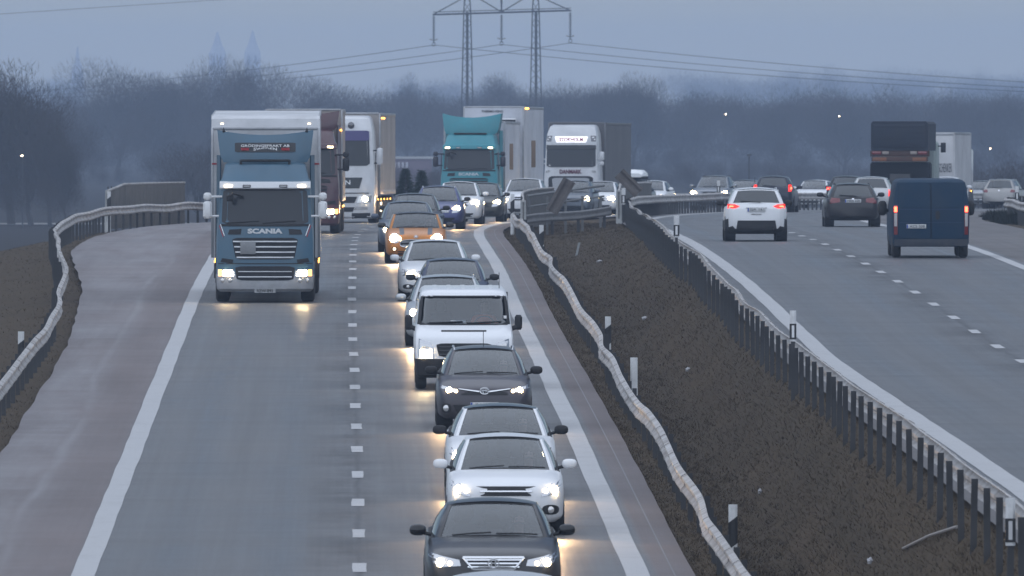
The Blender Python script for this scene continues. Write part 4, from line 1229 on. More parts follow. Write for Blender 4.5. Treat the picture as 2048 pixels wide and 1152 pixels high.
def scania_cab(root, P_, bumper_m, mirror_m, visor_m, lettering_m, sign=None, dress=True, lights=True):
    lev = [(.27, 1.12, .10, .12), (.34, 1.19, .03, .14), (.62, 1.215, .0, .14), (.70, 1.215, .012, .14), (.95, 1.21, .02, .14), (1.62, 1.205, .06, .14), (1.88, 1.18, .11, .14), (2.80, 1.13, .30, .12), (2.97, 1.12, .33, .12), (3.05, 1.07, .42, .12), (3.38, 1.0, .70, .14), (3.45, .93, .92, .15)]
    cab, bvh = cab_shell(root, lev, 2.25, [P_, bumper_m], lambda z: 1 if z < .66 else 0)
    C = lambda out, off, nm, m, dp=.05, par=None, st=.12, rnd=0: conform(bvh, roundc(out, rnd) if rnd else out, off, dp, step=st).build(nm, m, par or root)
    C([(-1.075, 1.93), (1.075, 1.93), (1.03, 2.80), (-1.03, 2.80)], .022, "windscreen", TGLASS, rnd=.07)
    C([(-1.12, 1.885), (1.12, 1.885), (1.11, 1.935), (-1.11, 1.935)], .02, "windscreen_base", BLACK)
    for x0, x1 in ((-.95, -.15), (-.05, .75)):
        pts = [(x, (hit_y(bvh, x, 1.96 + .05 * q) or .1) - .03, 1.96 + .05 * q) for q, x in ((0, x0), (.5, (x0 + x1) / 2), (1, x1))]
        MB().tube(pts, .016, n=4).build("wiper", BLACK, root)
    # sun visor with lamps
    vs = MB(); rings = []
    for i in range(9):
        x = -1.12 + 2.24 * i / 8; y = .17 + .12 * (x / 1.12) ** 2
        rings.append([(x, y, 2.80), (x, y - .03, 2.83), (x, y + .02, 2.95), (x, y + .2, 2.985), (x, y + .2, 2.90)])
    vs.loft(rings); vo = vs.build("sun_visor", visor_m, root)
    for x, m in ((-.90, LAMPSOFT), (-.45, LAMPOFF), (.45, LAMPOFF), (.90, LAMPSOFT)):
        y = .15 + .12 * (x / 1.12) ** 2
        MB().box(x - .10, x + .10, y - .02, y + .04, 2.835, 2.905, bev=.012).build("visor_lamp", BLACK if m is LAMPOFF else m, vo)
        if m is LAMPOFF: MB().box(x - .08, x + .08, y - .027, y - .018, 2.85, 2.89).build("visor_lamp_glass", LAMPOFF, vo)
    # grilles
    C([(-.72, 1.07), (.72, 1.07), (.82, 1.60), (-.82, 1.60)], .012, "grille", BLACK, rnd=.08)
    for k, z in enumerate((1.12, 1.25, 1.38, 1.51)):
        w = .70 + .03 * k
        C(bar(-w, w, z - .016, z + .016), .04, "grille_bar", SILVER if dress else P_, .05)
    C([(-.70, .55), (.70, .55), (.74, .90), (-.74, .90)], .014, "lower_grille", BLACK, rnd=.1)
    for z in (.64, .77): C(bar(-.66, .66, z - .011, z + .011), .035, "grille_bar", SILVER if dress else BLACKGLOSS, .04)
    C(bar(-1.16, 1.16, .955, .975), .012, "panel_gap", BLACK)
    for s in (1, -1):
        o = [(.60, 1.68), (.92, 1.68), (.88, 1.80), (.58, 1.82)]
        C(o if s > 0 else mirror(o), .014, "air_slot", BLACK)
        o = [(.80, .97), (1.10, 1.0), (1.06, 1.10), (.78, 1.06)]
        C(o if s > 0 else mirror(o), .014, "corner_vent", BLACK)
        hl = [(.74, .645), (1.16, .645), (1.17, .82), (.80, .82), (.74, .76)]
        h = C(hl if s > 0 else mirror(hl), .016, "headlight", LENS)
        if lights:
            conform(bvh, [(s * .79, .665), (s * 1.03, .665), (s * 1.03, .80), (s * .82, .80)][::s], .03, .02).build("lamp", LAMP, h)
        conform(bvh, [(s * 1.07, .66), (s * 1.15, .66), (s * 1.15, .81), (s * 1.07, .81)][::s], .028, .02).build("indicator", AMBER if lights else LAMPOFF, h)
        for xx in (.86, 1.04): disc(bvh, s * xx, .55, .055, .01).build("fog_lamp", LAMPOFF, root)
        truck_mirror(root, s, 1.42, .30, 2.07, 2.50, 2.52, 2.71, mirror_m, mirror_m)
        MB().box(s * 1.216 - .012, s * 1.216 + .012, .75, .79, 1.0, 2.6).build("door_gap", BLACK, root)
        MB().add([(s * 1.205, .80, 1.95), (s * 1.205, 1.5, 1.95), (s * 1.15, 1.5, 2.7), (s * 1.15, .86, 2.7)], [(0, 1, 2, 3)]).build("side_window", TGLASS, root)
        if dress:
            for q in (0, 1):
                pts = [(s * (1.10 - .10 * t + q * .03), 0, 1.93 - .28 * t - q * .03) for t in (0, .35, .7, 1)]
                pts = [(x, (hit_y(bvh, x, z) or .1) - .012, z) for x, _, z in pts]
                MB().tube(pts, .012, n=4).build("stripe", WHITEINK if q == 0 else mat("red stripe", (.35, .02, .03), .4), root)
    o = text("SCANIA", (0, (hit_y(bvh, 0, 1.765) or .05) - .012, 1.765), .125, .86, lettering_m, root, bold=.055)
    C(bar(-.26, .26, .245, .345), .012, "number_plate", PLATE)
    MB().tube([(-.55, .13, 2.62), (-.80, .0, 2.70), (-.86, -.02, 2.62)], .03, n=6).build("kerb_mirror_arm", BLACK, root)
    MB().box(-.95, -.78, -.03, .07, 2.50, 2.66, bev=.03).build("kerb_mirror", BLACK, root)
    under(root, .4, 6.0, (1.42, 4.9), 1.22, marks=False)
    for s in (1, -1):
        pr = [(1.14, 2.20), (1.20, 2.40), (1.23, 2.68), (1.20, 2.68), (1.16, 2.40), (1.11, 2.22)]
        pts = [[(s * (x - max(0, z - 2.0) * .01), y, z) for x, y in (pr if s > 0 else pr[::-1])] for z in (.7, 1.9, 3.3, 3.6)]
        MB().loft(pts).build("side_fairing", P_, root)
    return cab, bvh
def deflector(root, P_, z0=3.44, z1=4.12, w0=1.03, w1=1.19, y0=.92, slope=.45, horn=.12, yb=2.6):
    nx, nz = 12, 6
    vs = []
    for j in range(nz + 1):
        v = j / nz
        for i in range(nx + 1):
            x = -1 + 2 * i / nx
            z = z0 + (z1 + horn * x ** 2 - z0) * v
            w = w0 + (w1 - w0) * v ** .45
            y = y0 + slope * (z - z0) + .16 * x * x + .10 * (abs(x) ** 6) - .10 * math.sin(math.pi * v) * (1 - x * x)
            vs.append((x * w, y, z))
    m = nx + 1
    fs = [(j * m + i, j * m + i + 1, (j + 1) * m + i + 1, (j + 1) * m + i) for j in range(nz) for i in range(nx)]
    b = len(vs)
    back = []
    for j in range(nz + 1):
        for i in (0, nx):
            p = vs[j * m + i]; back.append((p[0] * .985, yb, p[2] * 1.0))
    vs += back
    for j in range(nz):
        fs.append((j * m, (j + 1) * m, b + 2 * (j + 1), b + 2 * j))
        fs.append(((j + 1) * m + nx, j * m + nx, b + 2 * j + 1, b + 2 * (j + 1) + 1))
    top = [nz * m + i for i in range(m)]
    vs += [(vs[k][0] * .96, vs[k][1] + .35, vs[k][2] - .03) for k in top]
    t0 = len(vs) - m
    fs += [(top[i], top[i + 1], t0 + i + 1, t0 + i) for i in range(nx)]
    me = MB().add(vs, fs).mesh("roof_deflector", P_, angle=40)
    o = link("roof_deflector", me, root)
    return o, bvh_of(me)

# the blue lorry in front
t1 = empty("lorry"); tag(t1, "big blue lorry with white trailer leading the outer lane", "lorry", G_T)
BLUE = mat("lorry steel blue", (.042, .112, .172), .38, .1, coat=.2, grime=.3, gscale=1.2)
SILVERPAINT = mat("silver bumper", (.42, .43, .45), .4, .5, grime=.35)
scania_cab(t1, BLUE, SILVERPAINT, mat("white mirror", (.70, .71, .72), .35), mat("white visor", (.68, .69, .70), .35), mat("silver letters", (.62, .63, .64), .3, .5))
do, db = deflector(t1, BLUE)
MB().box(-.62, .62, .78, .86, 3.46, 3.52, bev=.02).build("roof_bar", BLACK, t1)
for s in (-.6, .6): MB().box(s - .03, s + .03, .80, .9, 3.38, 3.50).build("roof_bar_foot", BLACK, t1)
sp = conform(db, roundc(bar(-.75, .75, 3.70, 3.93), .05), .02, .03, step=.15).build("company_sign", BLACKGLOSS, t1)
ys = hit_y(db, 0, 3.8) - .026
text("GRÖDINGEFRAKT AB", (0, ys, 3.862), .075, 1.20, WHITEINK, sp, bold=.02); text("SWEDEN", (0, ys, 3.775), .075, .58, WHITEINK, sp, bold=.02)
for s in (-1, 1):
    q = MB()
    for k in range(2): q.box(s * .50 - .10, s * .50 + .10, ys + .012, ys + .018, 3.745 + k * .035, 3.768 + k * .035)
    q.build("sign_stripe", mat("sign red", (.45, .02, .03), .4), sp)
    MB().tube([(s * 1.02, 1.05, 4.20), (s * 1.03, 1.12, 4.30)], [.04, .008], n=6).build("horn_tip", BLACK, t1)
MB().box(-.61, -.23, -.02, .012, 1.20, 1.51, bev=.006).build("hazard_board", mat("blank board", (.26, .27, .28), .5, grime=.4), t1)
text("RZW 892", (0, (-.012), .295), .075, .40, INK, t1)
TRWHITE = mat("trailer white", (.60, .61, .63), .45, grime=.5, gscale=.7)
TRFRAME = mat("trailer frame", (.42, .43, .45), .4, .6, grime=.4)
bx = box_body(t1, -1.345, 1.345, 2.75, 13.2, 1.05, 4.57, TRWHITE, TRFRAME, slant=.30)
for s in (-1, 1):
    MB().box(s * 1.08 - .035, s * 1.08 + .035, 2.79, 2.84, 4.35, 4.39).build("marker_lamp", LAMPSOFT, bx)
    MB().box(s * 1.25 - .085, s * 1.25 + .085, 2.735, 2.748, 3.36, 3.40).build("reflector_strip", mat("red stripe", (.35, .02, .03), .4), bx)
MB().box(-1.28, 1.28, 2.80, 2.86, 4.30, 4.325, bev=.008).build("front_seam", TRFRAME, bx)
under(t1, 5.5, 13.0, (9.5, 10.8, 12.1), 1.3)
place(t1, LEFT, 530, 369.5, True, 13)

# the dark red one behind it
t2 = empty("lorry"); tag(t2, "dark red lorry with beige trailer mostly hidden behind the blue one", "lorry", G_T)
RED = mat("lorry dark red", (.055, .007, .016), .35, coat=.5, grime=.3)
scania_cab(t2, RED, RED, BLACK, RED, mat("silver letters", (.62, .63, .64), .3, .5), dress=False, lights=True)
deflector(t2, RED, z1=3.95)
TRBEIGE = mat("trailer beige", (.36, .32, .30), .55, grime=.5, gscale=.7)
bx = box_body(t2, -1.28, 1.28, 2.75, 13.4, 1.05, 4.12, TRBEIGE, TRFRAME)
MB().box(1.22, 1.26, 2.60, 2.66, 3.4, 3.46).build("marker_lamp", AMBER, t2)
under(t2, 5.5, 13.2, (9.6, 10.9, 12.2), 1.25)
place(t2, LEFT, 606, 497, True, 13.4)

# the white one with dark panel
t3 = empty("lorry"); tag(t3, "white lorry with violet sun visor and big dark grille panel", "lorry", G_T)
TWHITE = mat("lorry white", (.62, .63, .65), .35, coat=.4, grime=.3, gscale=1.1)
lev = [(.16, 1.10, .08, .10), (.22, 1.19, .02, .12), (.60, 1.21, 0, .12), (1.0, 1.215, .015, .12), (1.9, 1.205, .05, .12), (2.08, 1.19, .08, .12), (3.40, 1.12, .28, .10), (3.50, 1.10, .32, .10), (3.86, 1.02, .55, .14), (3.98, .92, .85, .16)]
cab, bv = cab_shell(t3, lev, 2.2, [TWHITE], lambda z: 0)
C3 = lambda out, off, nm, m, dp=.05, st=.12, rnd=0: conform(bv, roundc(out, rnd) if rnd else out, off, dp, step=st).build(nm, m, t3)
C3([(-1.03, 2.12), (1.03, 2.12), (.98, 3.40), (-.98, 3.40)], .022, "windscreen", TGLASS, rnd=.06)
C3([(-1.0, 3.05), (1.0, 3.05), (.985, 3.42), (-.985, 3.42)], .05, "sun_visor", mat("violet visor", (.055, .045, .16), .3), rnd=.06)
C3([(-.64, 1.28), (.64, 1.28), (.76, 1.68), (-.76, 1.68)], .015, "badge_panel", BLACKGLOSS)
text("MAN", (0, hit_y(bv, 0, 1.5) - .022, 1.50), .17, .62, CHROME, t3, bold=.02)
C3(bar(-1.0, 1.0, 1.085, 1.12), .012, "panel_gap", BLACK)
C3([(-.46, .74), (.46, .74), (.56, .97), (-.56, .97)], .014, "grille", BLACK)
C3([(-.40, .41), (.40, .41), (.46, .58), (-.46, .58)], .014, "lower_grille", BLACK)
for s in (1, -1):
    o = [(.54, .74), (1.06, .76), (1.10, 1.02), (.62, 1.0)]
    h = conform(bv, o if s > 0 else mirror(o), .016).build("headlight", LENS, t3)
    disc(bv, s * .85, .885, .10, .03).build("lamp", LAMP, h)
    o = [(.44, .48), (.96, .50), (.94, .61), (.52, .60)]
    conform(bv, o if s > 0 else mirror(o), .014).build("fog_lamp", LAMPOFF, t3)
    o = [(.36, .15), (1.05, .19), (1.04, .37), (.36, .36)]
    conform(bv, o if s > 0 else mirror(o), .012).build("lower_bumper", BLACK, t3)
    truck_mirror(t3, s, 1.38, .35, 2.15, 2.78, None, None, TWHITE, BLACK)
    disc(bv, s * .17 + .15, 3.62, .125, .10).build("roof_lamp", LENSDARK, t3)
    MB().box(s * 1.205 - .012, s * 1.205 + .012, .75, .79, 1.0, 2.6).build("door_gap", BLACK, t3)
C3(bar(-.28, .28, .25, .36), .014, "number_plate", PLATE)
MB().box(.42, .74, .17, .18, 2.16, 2.36).build("windscreen_sheet", WHITEINK, t3)
MB().tube([(-.9, .2, 2.17), (-.1, .14, 2.20)], .016, n=4).build("wiper", BLACK, t3)
TRTAN = mat("trailer tan", (.37, .335, .315), .55, grime=.45, gscale=.6)
bx = box_body(t3, -1.28, 1.28, 2.6, 13.4, 1.05, 4.08, TRTAN, TRFRAME)
for k in range(3): MB().box(1.285, 1.30, 3.3 + k * .9, 3.7 + k * .9, 3.86, 3.92).build("marker_lamp", AMBER, bx)
under(t3, .5, 13.2, (1.4, 4.2, 9.6, 10.9, 12.2), 1.24)
for k in range(2):
    MB().box(1.24, 1.27, 3.2, 3.9, .42 + .24 * k, .52 + .24 * k).build("side_lamp", LAMPSOFT, t3)
place(t3, LEFT, 684, 556, True, 13.4)
t3.rotation_euler.z -= .006

# turquoise drawbar lorry with refrigerated trailer
t4 = empty("lorry"); tag(t4, "turquoise lorry pulling two white refrigerated boxes", "lorry", G_T)
TEAL = mat("lorry turquoise", (.012, .22, .27), .4, coat=.2, grime=.25, gscale=1.2)
scania_cab(t4, TEAL, TEAL, mat("purple black mirror", (.022, .02, .03), .4), TEAL, mat("pale letters", (.45, .52, .55), .4), dress=False, lights=False)
deflector(t4, TEAL, z1=4.14, w1=1.24, horn=.18)
MB().box(-.70, .70, .78, .92, 3.43, 3.50, bev=.03).build("roof_bar", BLACK, t4)
TRREEF = mat("reefer white", (.58, .60, .65), .45, grime=.35, gscale=.6)
bx = box_body(t4, -1.29, 1.29, 2.75, 10.2, 1.05, 3.98, TRREEF, TRFRAME)
WOODM = mat("brown panel", (.20, .125, .07), .7)
MB().box(1.288, 1.305, 5.1, 6.7, 1.95, 3.05, bev=.004).build("side_panel", WOODM, bx)
under(t4, .5, 10.0, (7.6, 8.9), 1.24)
tr = empty("trailer"); tr.parent = t4
b2 = box_body(tr, -1.29, 1.29, 0, 8.2, 1.05, 4.64, TRREEF, TRFRAME)
un = MB().box(-1.0, 1.0, -.35, -.02, 3.30, 4.15, bev=.05).build("cooling_unit", mat("cooling unit", (.62, .63, .65), .4), tr)
MB().box(-.25, .98, -.365, -.345, 3.98, 4.08).build("intake_slot", BLACK, un)
text("THERMO KING", (-.05, -.02, 4.44), .09, .92, INK, b2, bold=.02)
MB().box(1.288, 1.305, 3.2, 4.8, 2.05, 3.2, bev=.004).build("side_panel", WOODM, b2)
MB().box(1.292, 1.31, .5, 2.0, 4.54, 4.60).build("marker_lamp", AMBER, b2)
under(tr, .2, 8.0, (1.6, 5.2, 6.5), 1.24)
place(t4, LEFT, 937, 630, True, 10)
tr.location = (.06, 11.3, 0); tr.rotation_euler = (0, 0, -.02)

# white lorry with Danish lettering
t5 = empty("lorry"); tag(t5, "white lorry with lit name board and dark red front lettering", "lorry", G_T)
lev = [(.25, 1.12, .08, .10), (.32, 1.20, .02, .12), (.9, 1.22, 0, .12), (1.6, 1.22, .02, .12), (2.0, 1.20, .06, .12), (3.05, 1.16, .22, .10), (3.15, 1.16, .22, .10), (3.55, 1.12, .36, .12), (3.86, 1.02, .60, .15), (3.95, .92, .9, .16)]
cab, bv = cab_shell(t5, lev, 2.2, [TWHITE], lambda z: 0)
C5 = lambda out, off, nm, m, dp=.05, st=.12, rnd=0: conform(bv, roundc(out, rnd) if rnd else out, off, dp, step=st).build(nm, m, t5)
C5([(-1.10, 2.06), (1.10, 2.06), (1.09, 3.02), (-1.09, 3.02)], .022, "windscreen", TGLASS, rnd=.06)
C5([(-1.11, 2.86), (1.11, 2.86), (1.10, 3.04), (-1.10, 3.04)], .06, "sun_visor", BLACKGLOSS)
sg = C5([(-.66, 3.16), (.66, 3.16), (.74, 3.42), (-.74, 3.42)], .03, "name_board", mat("lit name board", (.8, .8, .8), .4, emit=(.95, .93, 1.0), estr=.55))
text("STOKHOLM", (0, hit_y(bv, 0, 3.29) - .045, 3.285), .17, 1.06, mat("board letters", (.30, .02, .08), .5), t5, bold=.03)
text("DANMARK", (0, hit_y(bv, 0, 1.86) - .03, 1.86), .19, .98, mat("dark red letters", (.10, .012, .03), .5), t5, bold=.04)
C5([(-1.0, .70), (1.0, .70), (1.0, 1.66), (-1.0, 1.66)], .012, "grille", BLACK, rnd=.08)
C5([(-.78, 1.0), (.78, 1.0), (.84, 1.58), (-.84, 1.58)], .03, "grille_panel", mat("grey grille panel", (.35, .36, .38), .4), rnd=.08)
text("XTR", (-1.02, hit_y(bv, -1.02, 1.86) - .03, 1.86), .09, .2, INK, t5); text("XTR", (1.02, hit_y(bv, 1.02, 1.86) - .03, 1.86), .09, .2, INK, t5)
for s in (1, -1):
    o = [(.90, 3.20), (1.10, 3.20), (1.10, 3.46), (.86, 3.46)]
    h = conform(bv, o if s > 0 else mirror(o), .014).build("roof_lamp", LENSDARK, t5)
    disc(bv, s * .97, 3.36, .06, .03).build("roof_lamp_glass", LAMPOFF, h); disc(bv, s * 1.04, 3.27, .045, .03).build("roof_lamp_glass", LAMPOFF, h)
    truck_mirror(t5, s, 1.36, .3, 2.35, 2.75, 2.12, 2.32, TWHITE, TWHITE)
    o = [(.80, .55), (1.14, .55), (1.14, .80), (.84, .76)]
    conform(bv, o if s > 0 else mirror(o), .014).build("headlight", LENS, t5)
TRGREY = mat("trailer grey", (.115, .115, .125), .6, grime=.4, gscale=.6)
bx = box_body(t5, -1.28, 1.28, 2.6, 13.6, 1.05, 4.05, TRGREY, mat("grey rail", (.16, .16, .17), .5, .4))
under(t5, .5, 13.4, (1.4, 4.2, 9.8, 11.1, 12.4), 1.24)
place(t5, LEFT, 1141, 668, True, 13.6)

# ------------------------------------------------------------------ blue van driving away
def blue_van():
    root = empty("van"); tag(root, "dark blue panel van driving away on the right", "van", G_A)
    B = mat("van blue", (.002, .026, .060), .55, spec=.2, grime=.45, gscale=1.5, gcol=(.045, .055, .07))
    W2, L, H = 1.02, 4.95, 2.08
    lev = [(.30, .96, 0), (.40, 1.0, .02), (1.0, 1.02, .02), (1.35, 1.01, .0), (1.85, .95, -.10), (2.0, .91, -.14), (2.06, .84, -.22), (2.08, .70, -.35)]
    rings = []
    for z, w, y in lev:
        yr = L + y; r = .08
        yf = {.30: .1, .40: .02, 1.0: .12, 1.35: .8}.get(z, 1.1 + (z - 1.35) * .7)
        rings.append([(-w + .1, yf, z), (-w, yf + .2, z), (-w, yr - r, z), (-w + r * .3, yr - r * .3, z), (-w + r, yr, z), (-w * .5, yr + .012, z), (0, yr + .015, z), (w * .5, yr + .012, z), (w - r, yr, z), (w - r * .3, yr - r * .3, z), (w, yr - r, z), (w, yf + .2, z), (w - .1, yf, z)][::-1])
    mb = MB().loft(rings)
    me = mb.mesh("body", B, angle=30); bvh = bvh_of(me); body = link("body", me, root)
    C = lambda out, off, nm, m, dp=.04, par=None: conform(bvh, out, off, dp, back=True, step=.15).build(nm, m, par or root)
    for s in (-1, 1):
        o = bar(min(s * .02, s * .84), max(s * .02, s * .84), .52, 1.93)
        dr = C(roundc(o, .04), .014, "rear_door", B)
        C(bar(min(s * .12, s * .78), max(s * .12, s * .78), 1.34, 1.82), .019, "door_pressing", B, .02, dr)
        tl = bar(min(s * .885, s * .985), max(s * .885, s * .985), .62, 1.40)
        t = conform(bvh, tl, .016, .05, back=True, step=.1).build("tail_light", TAILOFF, root)
        conform(bvh, bar(min(s * .90, s * .975), max(s * .90, s * .975), 1.22, 1.36), .03, .02, back=True).build("lamp", TAILHOT, t)
        conform(bvh, bar(min(s * .90, s * .975), max(s * .90, s * .975), .84, 1.18), .03, .02, back=True).build("reversing_lamp", mat("clear lamp", (.42, .40, .40), .2), t)
        MB().ell((s * 1.17, 1.5, 1.28), .12, .09, .20, p=.7).build("mirror", BLACK, root)
        MB().tube([(s * .98, 1.45, 1.2), (s * 1.12, 1.48, 1.22)], .04, n=6).build("mirror_arm", BLACK, root)
        for y in (.95, L - 1.0): wheel(root, s * (W2 - .13), y, .34, .23, s, True)
    C(bar(-.004, .004, .5, 1.95), .016, "door_gap", BLACK)
    for z in (.93, 1.28): C(bar(-.85, .85, z, z + .014), .022, "door_crease", mat("van blue crease", (.008, .03, .09), .5), .02)
    C(roundc(bar(-.23, -.12, 1.02, 1.25), .2), .03, "door_handle", BLACK)
    C(bar(-.97, .97, .32, .50), .05, "rear_bumper", mat("bumper navy", (.02, .028, .045), .6, grime=.5), .1)
    yb = (hit_y(bvh, .4, .84, True) or L) + .03
    po = MB().box(.13, .65, yb - .006, yb + .006, .785, .895, bev=.003).build("number_plate", PLATE, root)
    MB().box(.61, .645, yb + .0055, yb + .009, .79, .89).build("plate_band", PLATEBLUE, po)
    text("XCS 508", (.37, yb + .008, .84), .075, .40, INK, po, rot=(0, 0, math.pi))
    place(root, RIGHT, 1862, 397, False, L)
    return root
blue_van()

# ------------------------------------------------------------------ tipper lorry driving away
def tipper():
    root = empty("tipper_lorry"); tag(root, "rusty tipper lorry with dark blue tailgate driving away", "lorry", G_A)
    NAVY = mat("tipper navy", (.006, .012, .028), .7, grime=.6, gscale=1.4, gcol=(.03, .03, .035))
    RUST = mat("rusty steel", (.085, .038, .022), .8, grime=.8, gscale=3, gcol=(.03, .025, .025))
    L = 7.6
    b = MB()
    prof = [(-1.22, 2.60), (1.22, 2.60), (1.22, 3.74), (1.14, 3.84), (-1.14, 3.84), (-1.22, 3.74)]
    b.loft([[(x, y, z) for x, z in prof][::-1] for y in (2.4, L)])
    bo = b.build("tipping_body", NAVY, root, smooth=False)
    MB().box(-1.15, 1.15, L + .003, L + .05, 2.72, 3.74, bev=.03).build("tailgate", NAVY, bo)
    for k in range(4): MB().box(-1.12, 1.12, L + .045, L + .075, 2.88 + .24 * k, 2.90 + .24 * k).build("tailgate_rib", NAVY, bo)
    fr = MB().box(-1.26, 1.26, L - .5, L - .05, 2.34, 2.59, bev=.03).build("rear_frame", RUST, root)
    MB().box(-1.2, 1.2, L - .4, L - .0, 2.12, 2.33, bev=.03).build("rear_beam", RUST, root)
    for s in (-1, 1):
        MB().box(s * .98 - .2, s * .98 + .2, L - .04, L + .03, 2.42, 2.56, bev=.02).build("tail_light", TAILOFF, fr)
        MB().box(s * .60 - .14, s * .60 + .14, L - .04, L + .03, 2.43, 2.56, bev=.02).build("reflector", mat("dull reflector", (.30, .25, .22), .5), fr)
        MB().box(s * .85 - .30, s * .85 + .30, L - .06, L + .02, 2.14, 2.30, bev=.02).build("orange_board", mat("dirty orange", (.24, .08, .02), .7, grime=.5), fr)
        MB().box(s * .95 - .32, s * .95 + .32, L - .7, L - .66, .5, 1.7, bev=.01).build("mud_flap", BLACK, root)
        for y in (1.2, 4.9, 6.3): wheel(root, s * 1.0, y, .52, .5, s, True)
        MB().box(s * 1.44 - .11, s * 1.44 + .11, .8, .9, 2.62 - .1, 2.95, bev=.03).build("mirror", BLACK, root)
        MB().tube([(s * 1.2, .85, 2.8), (s * 1.44, .85, 2.8)], .03, n=5).build("mirror_arm", BLACK, root)
    MB().box(-.45, .45, .6, L - .3, .9, 1.6, bev=.03).build("chassis", TRUCKGREY, root)
    MB().box(-1.28, 1.28, L - 1.6, L - .35, 1.35, 2.1, bev=.08).build("rear_mudguard", mat("muddy black", (.010, .010, .011), .9, spec=.15), root)
    MB().box(-.8, .8, L - .3, L - .15, .75, .95, bev=.02).build("underrun_bar", RUST, root)
    MB().box(-1.22, 1.22, .0, 1.9, .8, 3.0, bev=.12).build("cab", mat("cab pale green", (.28, .33, .32), .5), root)
    place(root, RIGHT, 1799, 640, False, L)
tipper()
def box_lorry():
    root = empty("lorry"); tag(root, "white box lorry showing beside the tipper", "lorry", G_A)
    L = 9.5
    W = mat("box lorry white", (.55, .55, .56), .5, grime=.35, gscale=.6)
    bx = box_body(root, -1.27, 1.27, 2.2, L, 1.0, 3.62, W, TRFRAME)
    MB().box(-1.2, 1.2, L + .002, L + .03, 3.48, 3.58, bev=.01).build("rear_header", TRFRAME, bx)
    for s in (-1, 1):
        MB().box(min(s * .02, s * 1.2), max(s * .02, s * 1.2), L + .002, L + .03, 1.1, 3.46, bev=.01).build("rear_door", W, bx)
        MB().tube([(s * .3, L + .05, 1.1), (s * .3, L + .05, 3.4)], .015, n=5).build("lock_bar", TRFRAME, bx)
    text("SCHENKER", (-.82, L + .04, 1.95), .42, .62, INK, bx, rot=(0, 0, math.pi))
    MB().box(-1.15, 1.15, .0, 2.0, .7, 2.9, bev=.12).build("cab", TWHITE, root)
    under(root, .5, L - .2, (1.2, 6.9, 8.1), 1.22)
    place(root, RIGHT, 1856, 704, False, L)
box_lorry()

# ------------------------------------------------------------------ bridge furniture
SCREEN = mat("weathered screen", (.12, .115, .11), .7, grime=.6, gscale=1.5, gcol=(.05, .048, .045))
RAILSTEEL = mat("painted railing", (.16, .165, .17), .6, grime=.4)
WINGM = mat("pale wing post", (.42, .43, .43), .6, grime=.4)
def bridge_screen(label, pts, h, lean=.0, slope_start=0.0, slope_end=0.0, bars=True):
    """ridge of grey panels standing on the bridge edge; pts = base points"""
    root = empty("bridge_screen", pts[0]); tag(root, label, "screen")
    p0 = Vector(pts[0])
    n = len(pts)
    hs = [h] * n
    for k in range(n - 1):
        a, b = Vector(pts[k]) - p0, Vector(pts[k + 1]) - p0
        t = (b - a); t.z = 0; t.normalize(); nr = Vector((t.y, -t.x, 0)) * .02
        h0 = h * (.86 if k == 0 else 1.0); h1 = h
        up0, up1 = Vector((0, 0, h0)), Vector((0, 0, h1))
        q = a + t * .04; r = b - t * .04
        vs = [q + nr, r + nr, r + up1 + nr, q + up0 + nr, q - nr, r - nr, r + up1 - nr, q + up0 - nr]
        MB().add(vs, [(0, 1, 2, 3), (7, 6, 5, 4), (3, 2, 6, 7), (0, 4, 5, 1), (1, 5, 6, 2), (0, 3, 7, 4)]).build("panel", SCREEN, root, smooth=False)
        MB().tube([a + up0 + Vector((0, 0, .03)), b + up1 + Vector((0, 0, .03))], .045, n=6).build("top_rail", GALV, root)
        if bars:
            m = 5
            for j in range(m):
                c = a.lerp(b, (j + .5) / m)
                for sg in (-1, 1):
                    MB().box(c.x - .02, c.x + .02, c.y - .02, c.y + .02, 0, h * .98).build("stay", GALVDARK, root, smooth=False).location = nr * 1.8 * sg
                    break
    w = MB(); t = (Vector(pts[1]) - p0); t.z = 0; t.normalize()
    w.loft([[(-.10, -.05, -.2), (.10, -.05, -.2), (.10, .05, -.2), (-.10, .05, -.2)], [(t.x * .3 - .09, t.y * .3 - .05, h * .9), (t.x * .3 + .09, t.y * .3 - .05, h * .9), (t.x * .3 + .09, t.y * .3 + .05, h * .9), (t.x * .3 - .09, t.y * .3 + .05, h * .9)]])
    w.build("end_post", WINGM, root, smooth=False)
    return root
bridge_screen("long grey screen with pale end post on the outer bridge edge", [LEFT.at(d, _rll(d) - .9, -.1) for d in (531, 540, 549, 558, 567)], 1.55)
bridge_screen("dark grey screen beside the queue where the wavy rail ends", [LEFT.at(d, 5.45, -.1) for d in (496, 506, 518, 532, 548, 566)], 1.35)
bridge_screen("dark grey screen at the near edge of the other carriageway", [RIGHT.at(d, _rmr(d) - .35, -.1) for d in (513, 525, 538, 552, 566, 580)], 1.34)

# barrier across the gap between the two bridges
xb0, xb1 = Vector(LEFT.at(500, 5.3)), Vector(RIGHT.at(506, -5.0))
def cross_rail(label):
    root = empty("guard_rail", xb0); tag(root, label, "guard rail")
    n = 3
    for k in range(n):
        rings = []
        for q in (0, .5, 1.0):
            t = (k + q) / n
            c = xb0.lerp(xb1, t) - xb0; c.z += .42 + .03 * math.sin(t * 7); c.y -= .4
            rings.append([c + Vector((0, -u, w)) for u, w in WPROF] + [c + Vector((0, -u + .012, w * .97)) for u, w in reversed(WPROF)])
        MB().loft(rings).build("beam", GALVDARK if False else mat("dull galvanised", (.20, .20, .205), .6, .3, grime=.5), root, angle=25)
    for t in (.08, .36, .64, .92):
        c = xb0.lerp(xb1, t) - xb0
        MB().box(c.x - .05, c.x + .05, c.y - .35, c.y - .25, -.6, .55).build("post", GALVDARK, root, smooth=False)
    return root
cross_rail("short guard rail closing the gap between the two bridges")
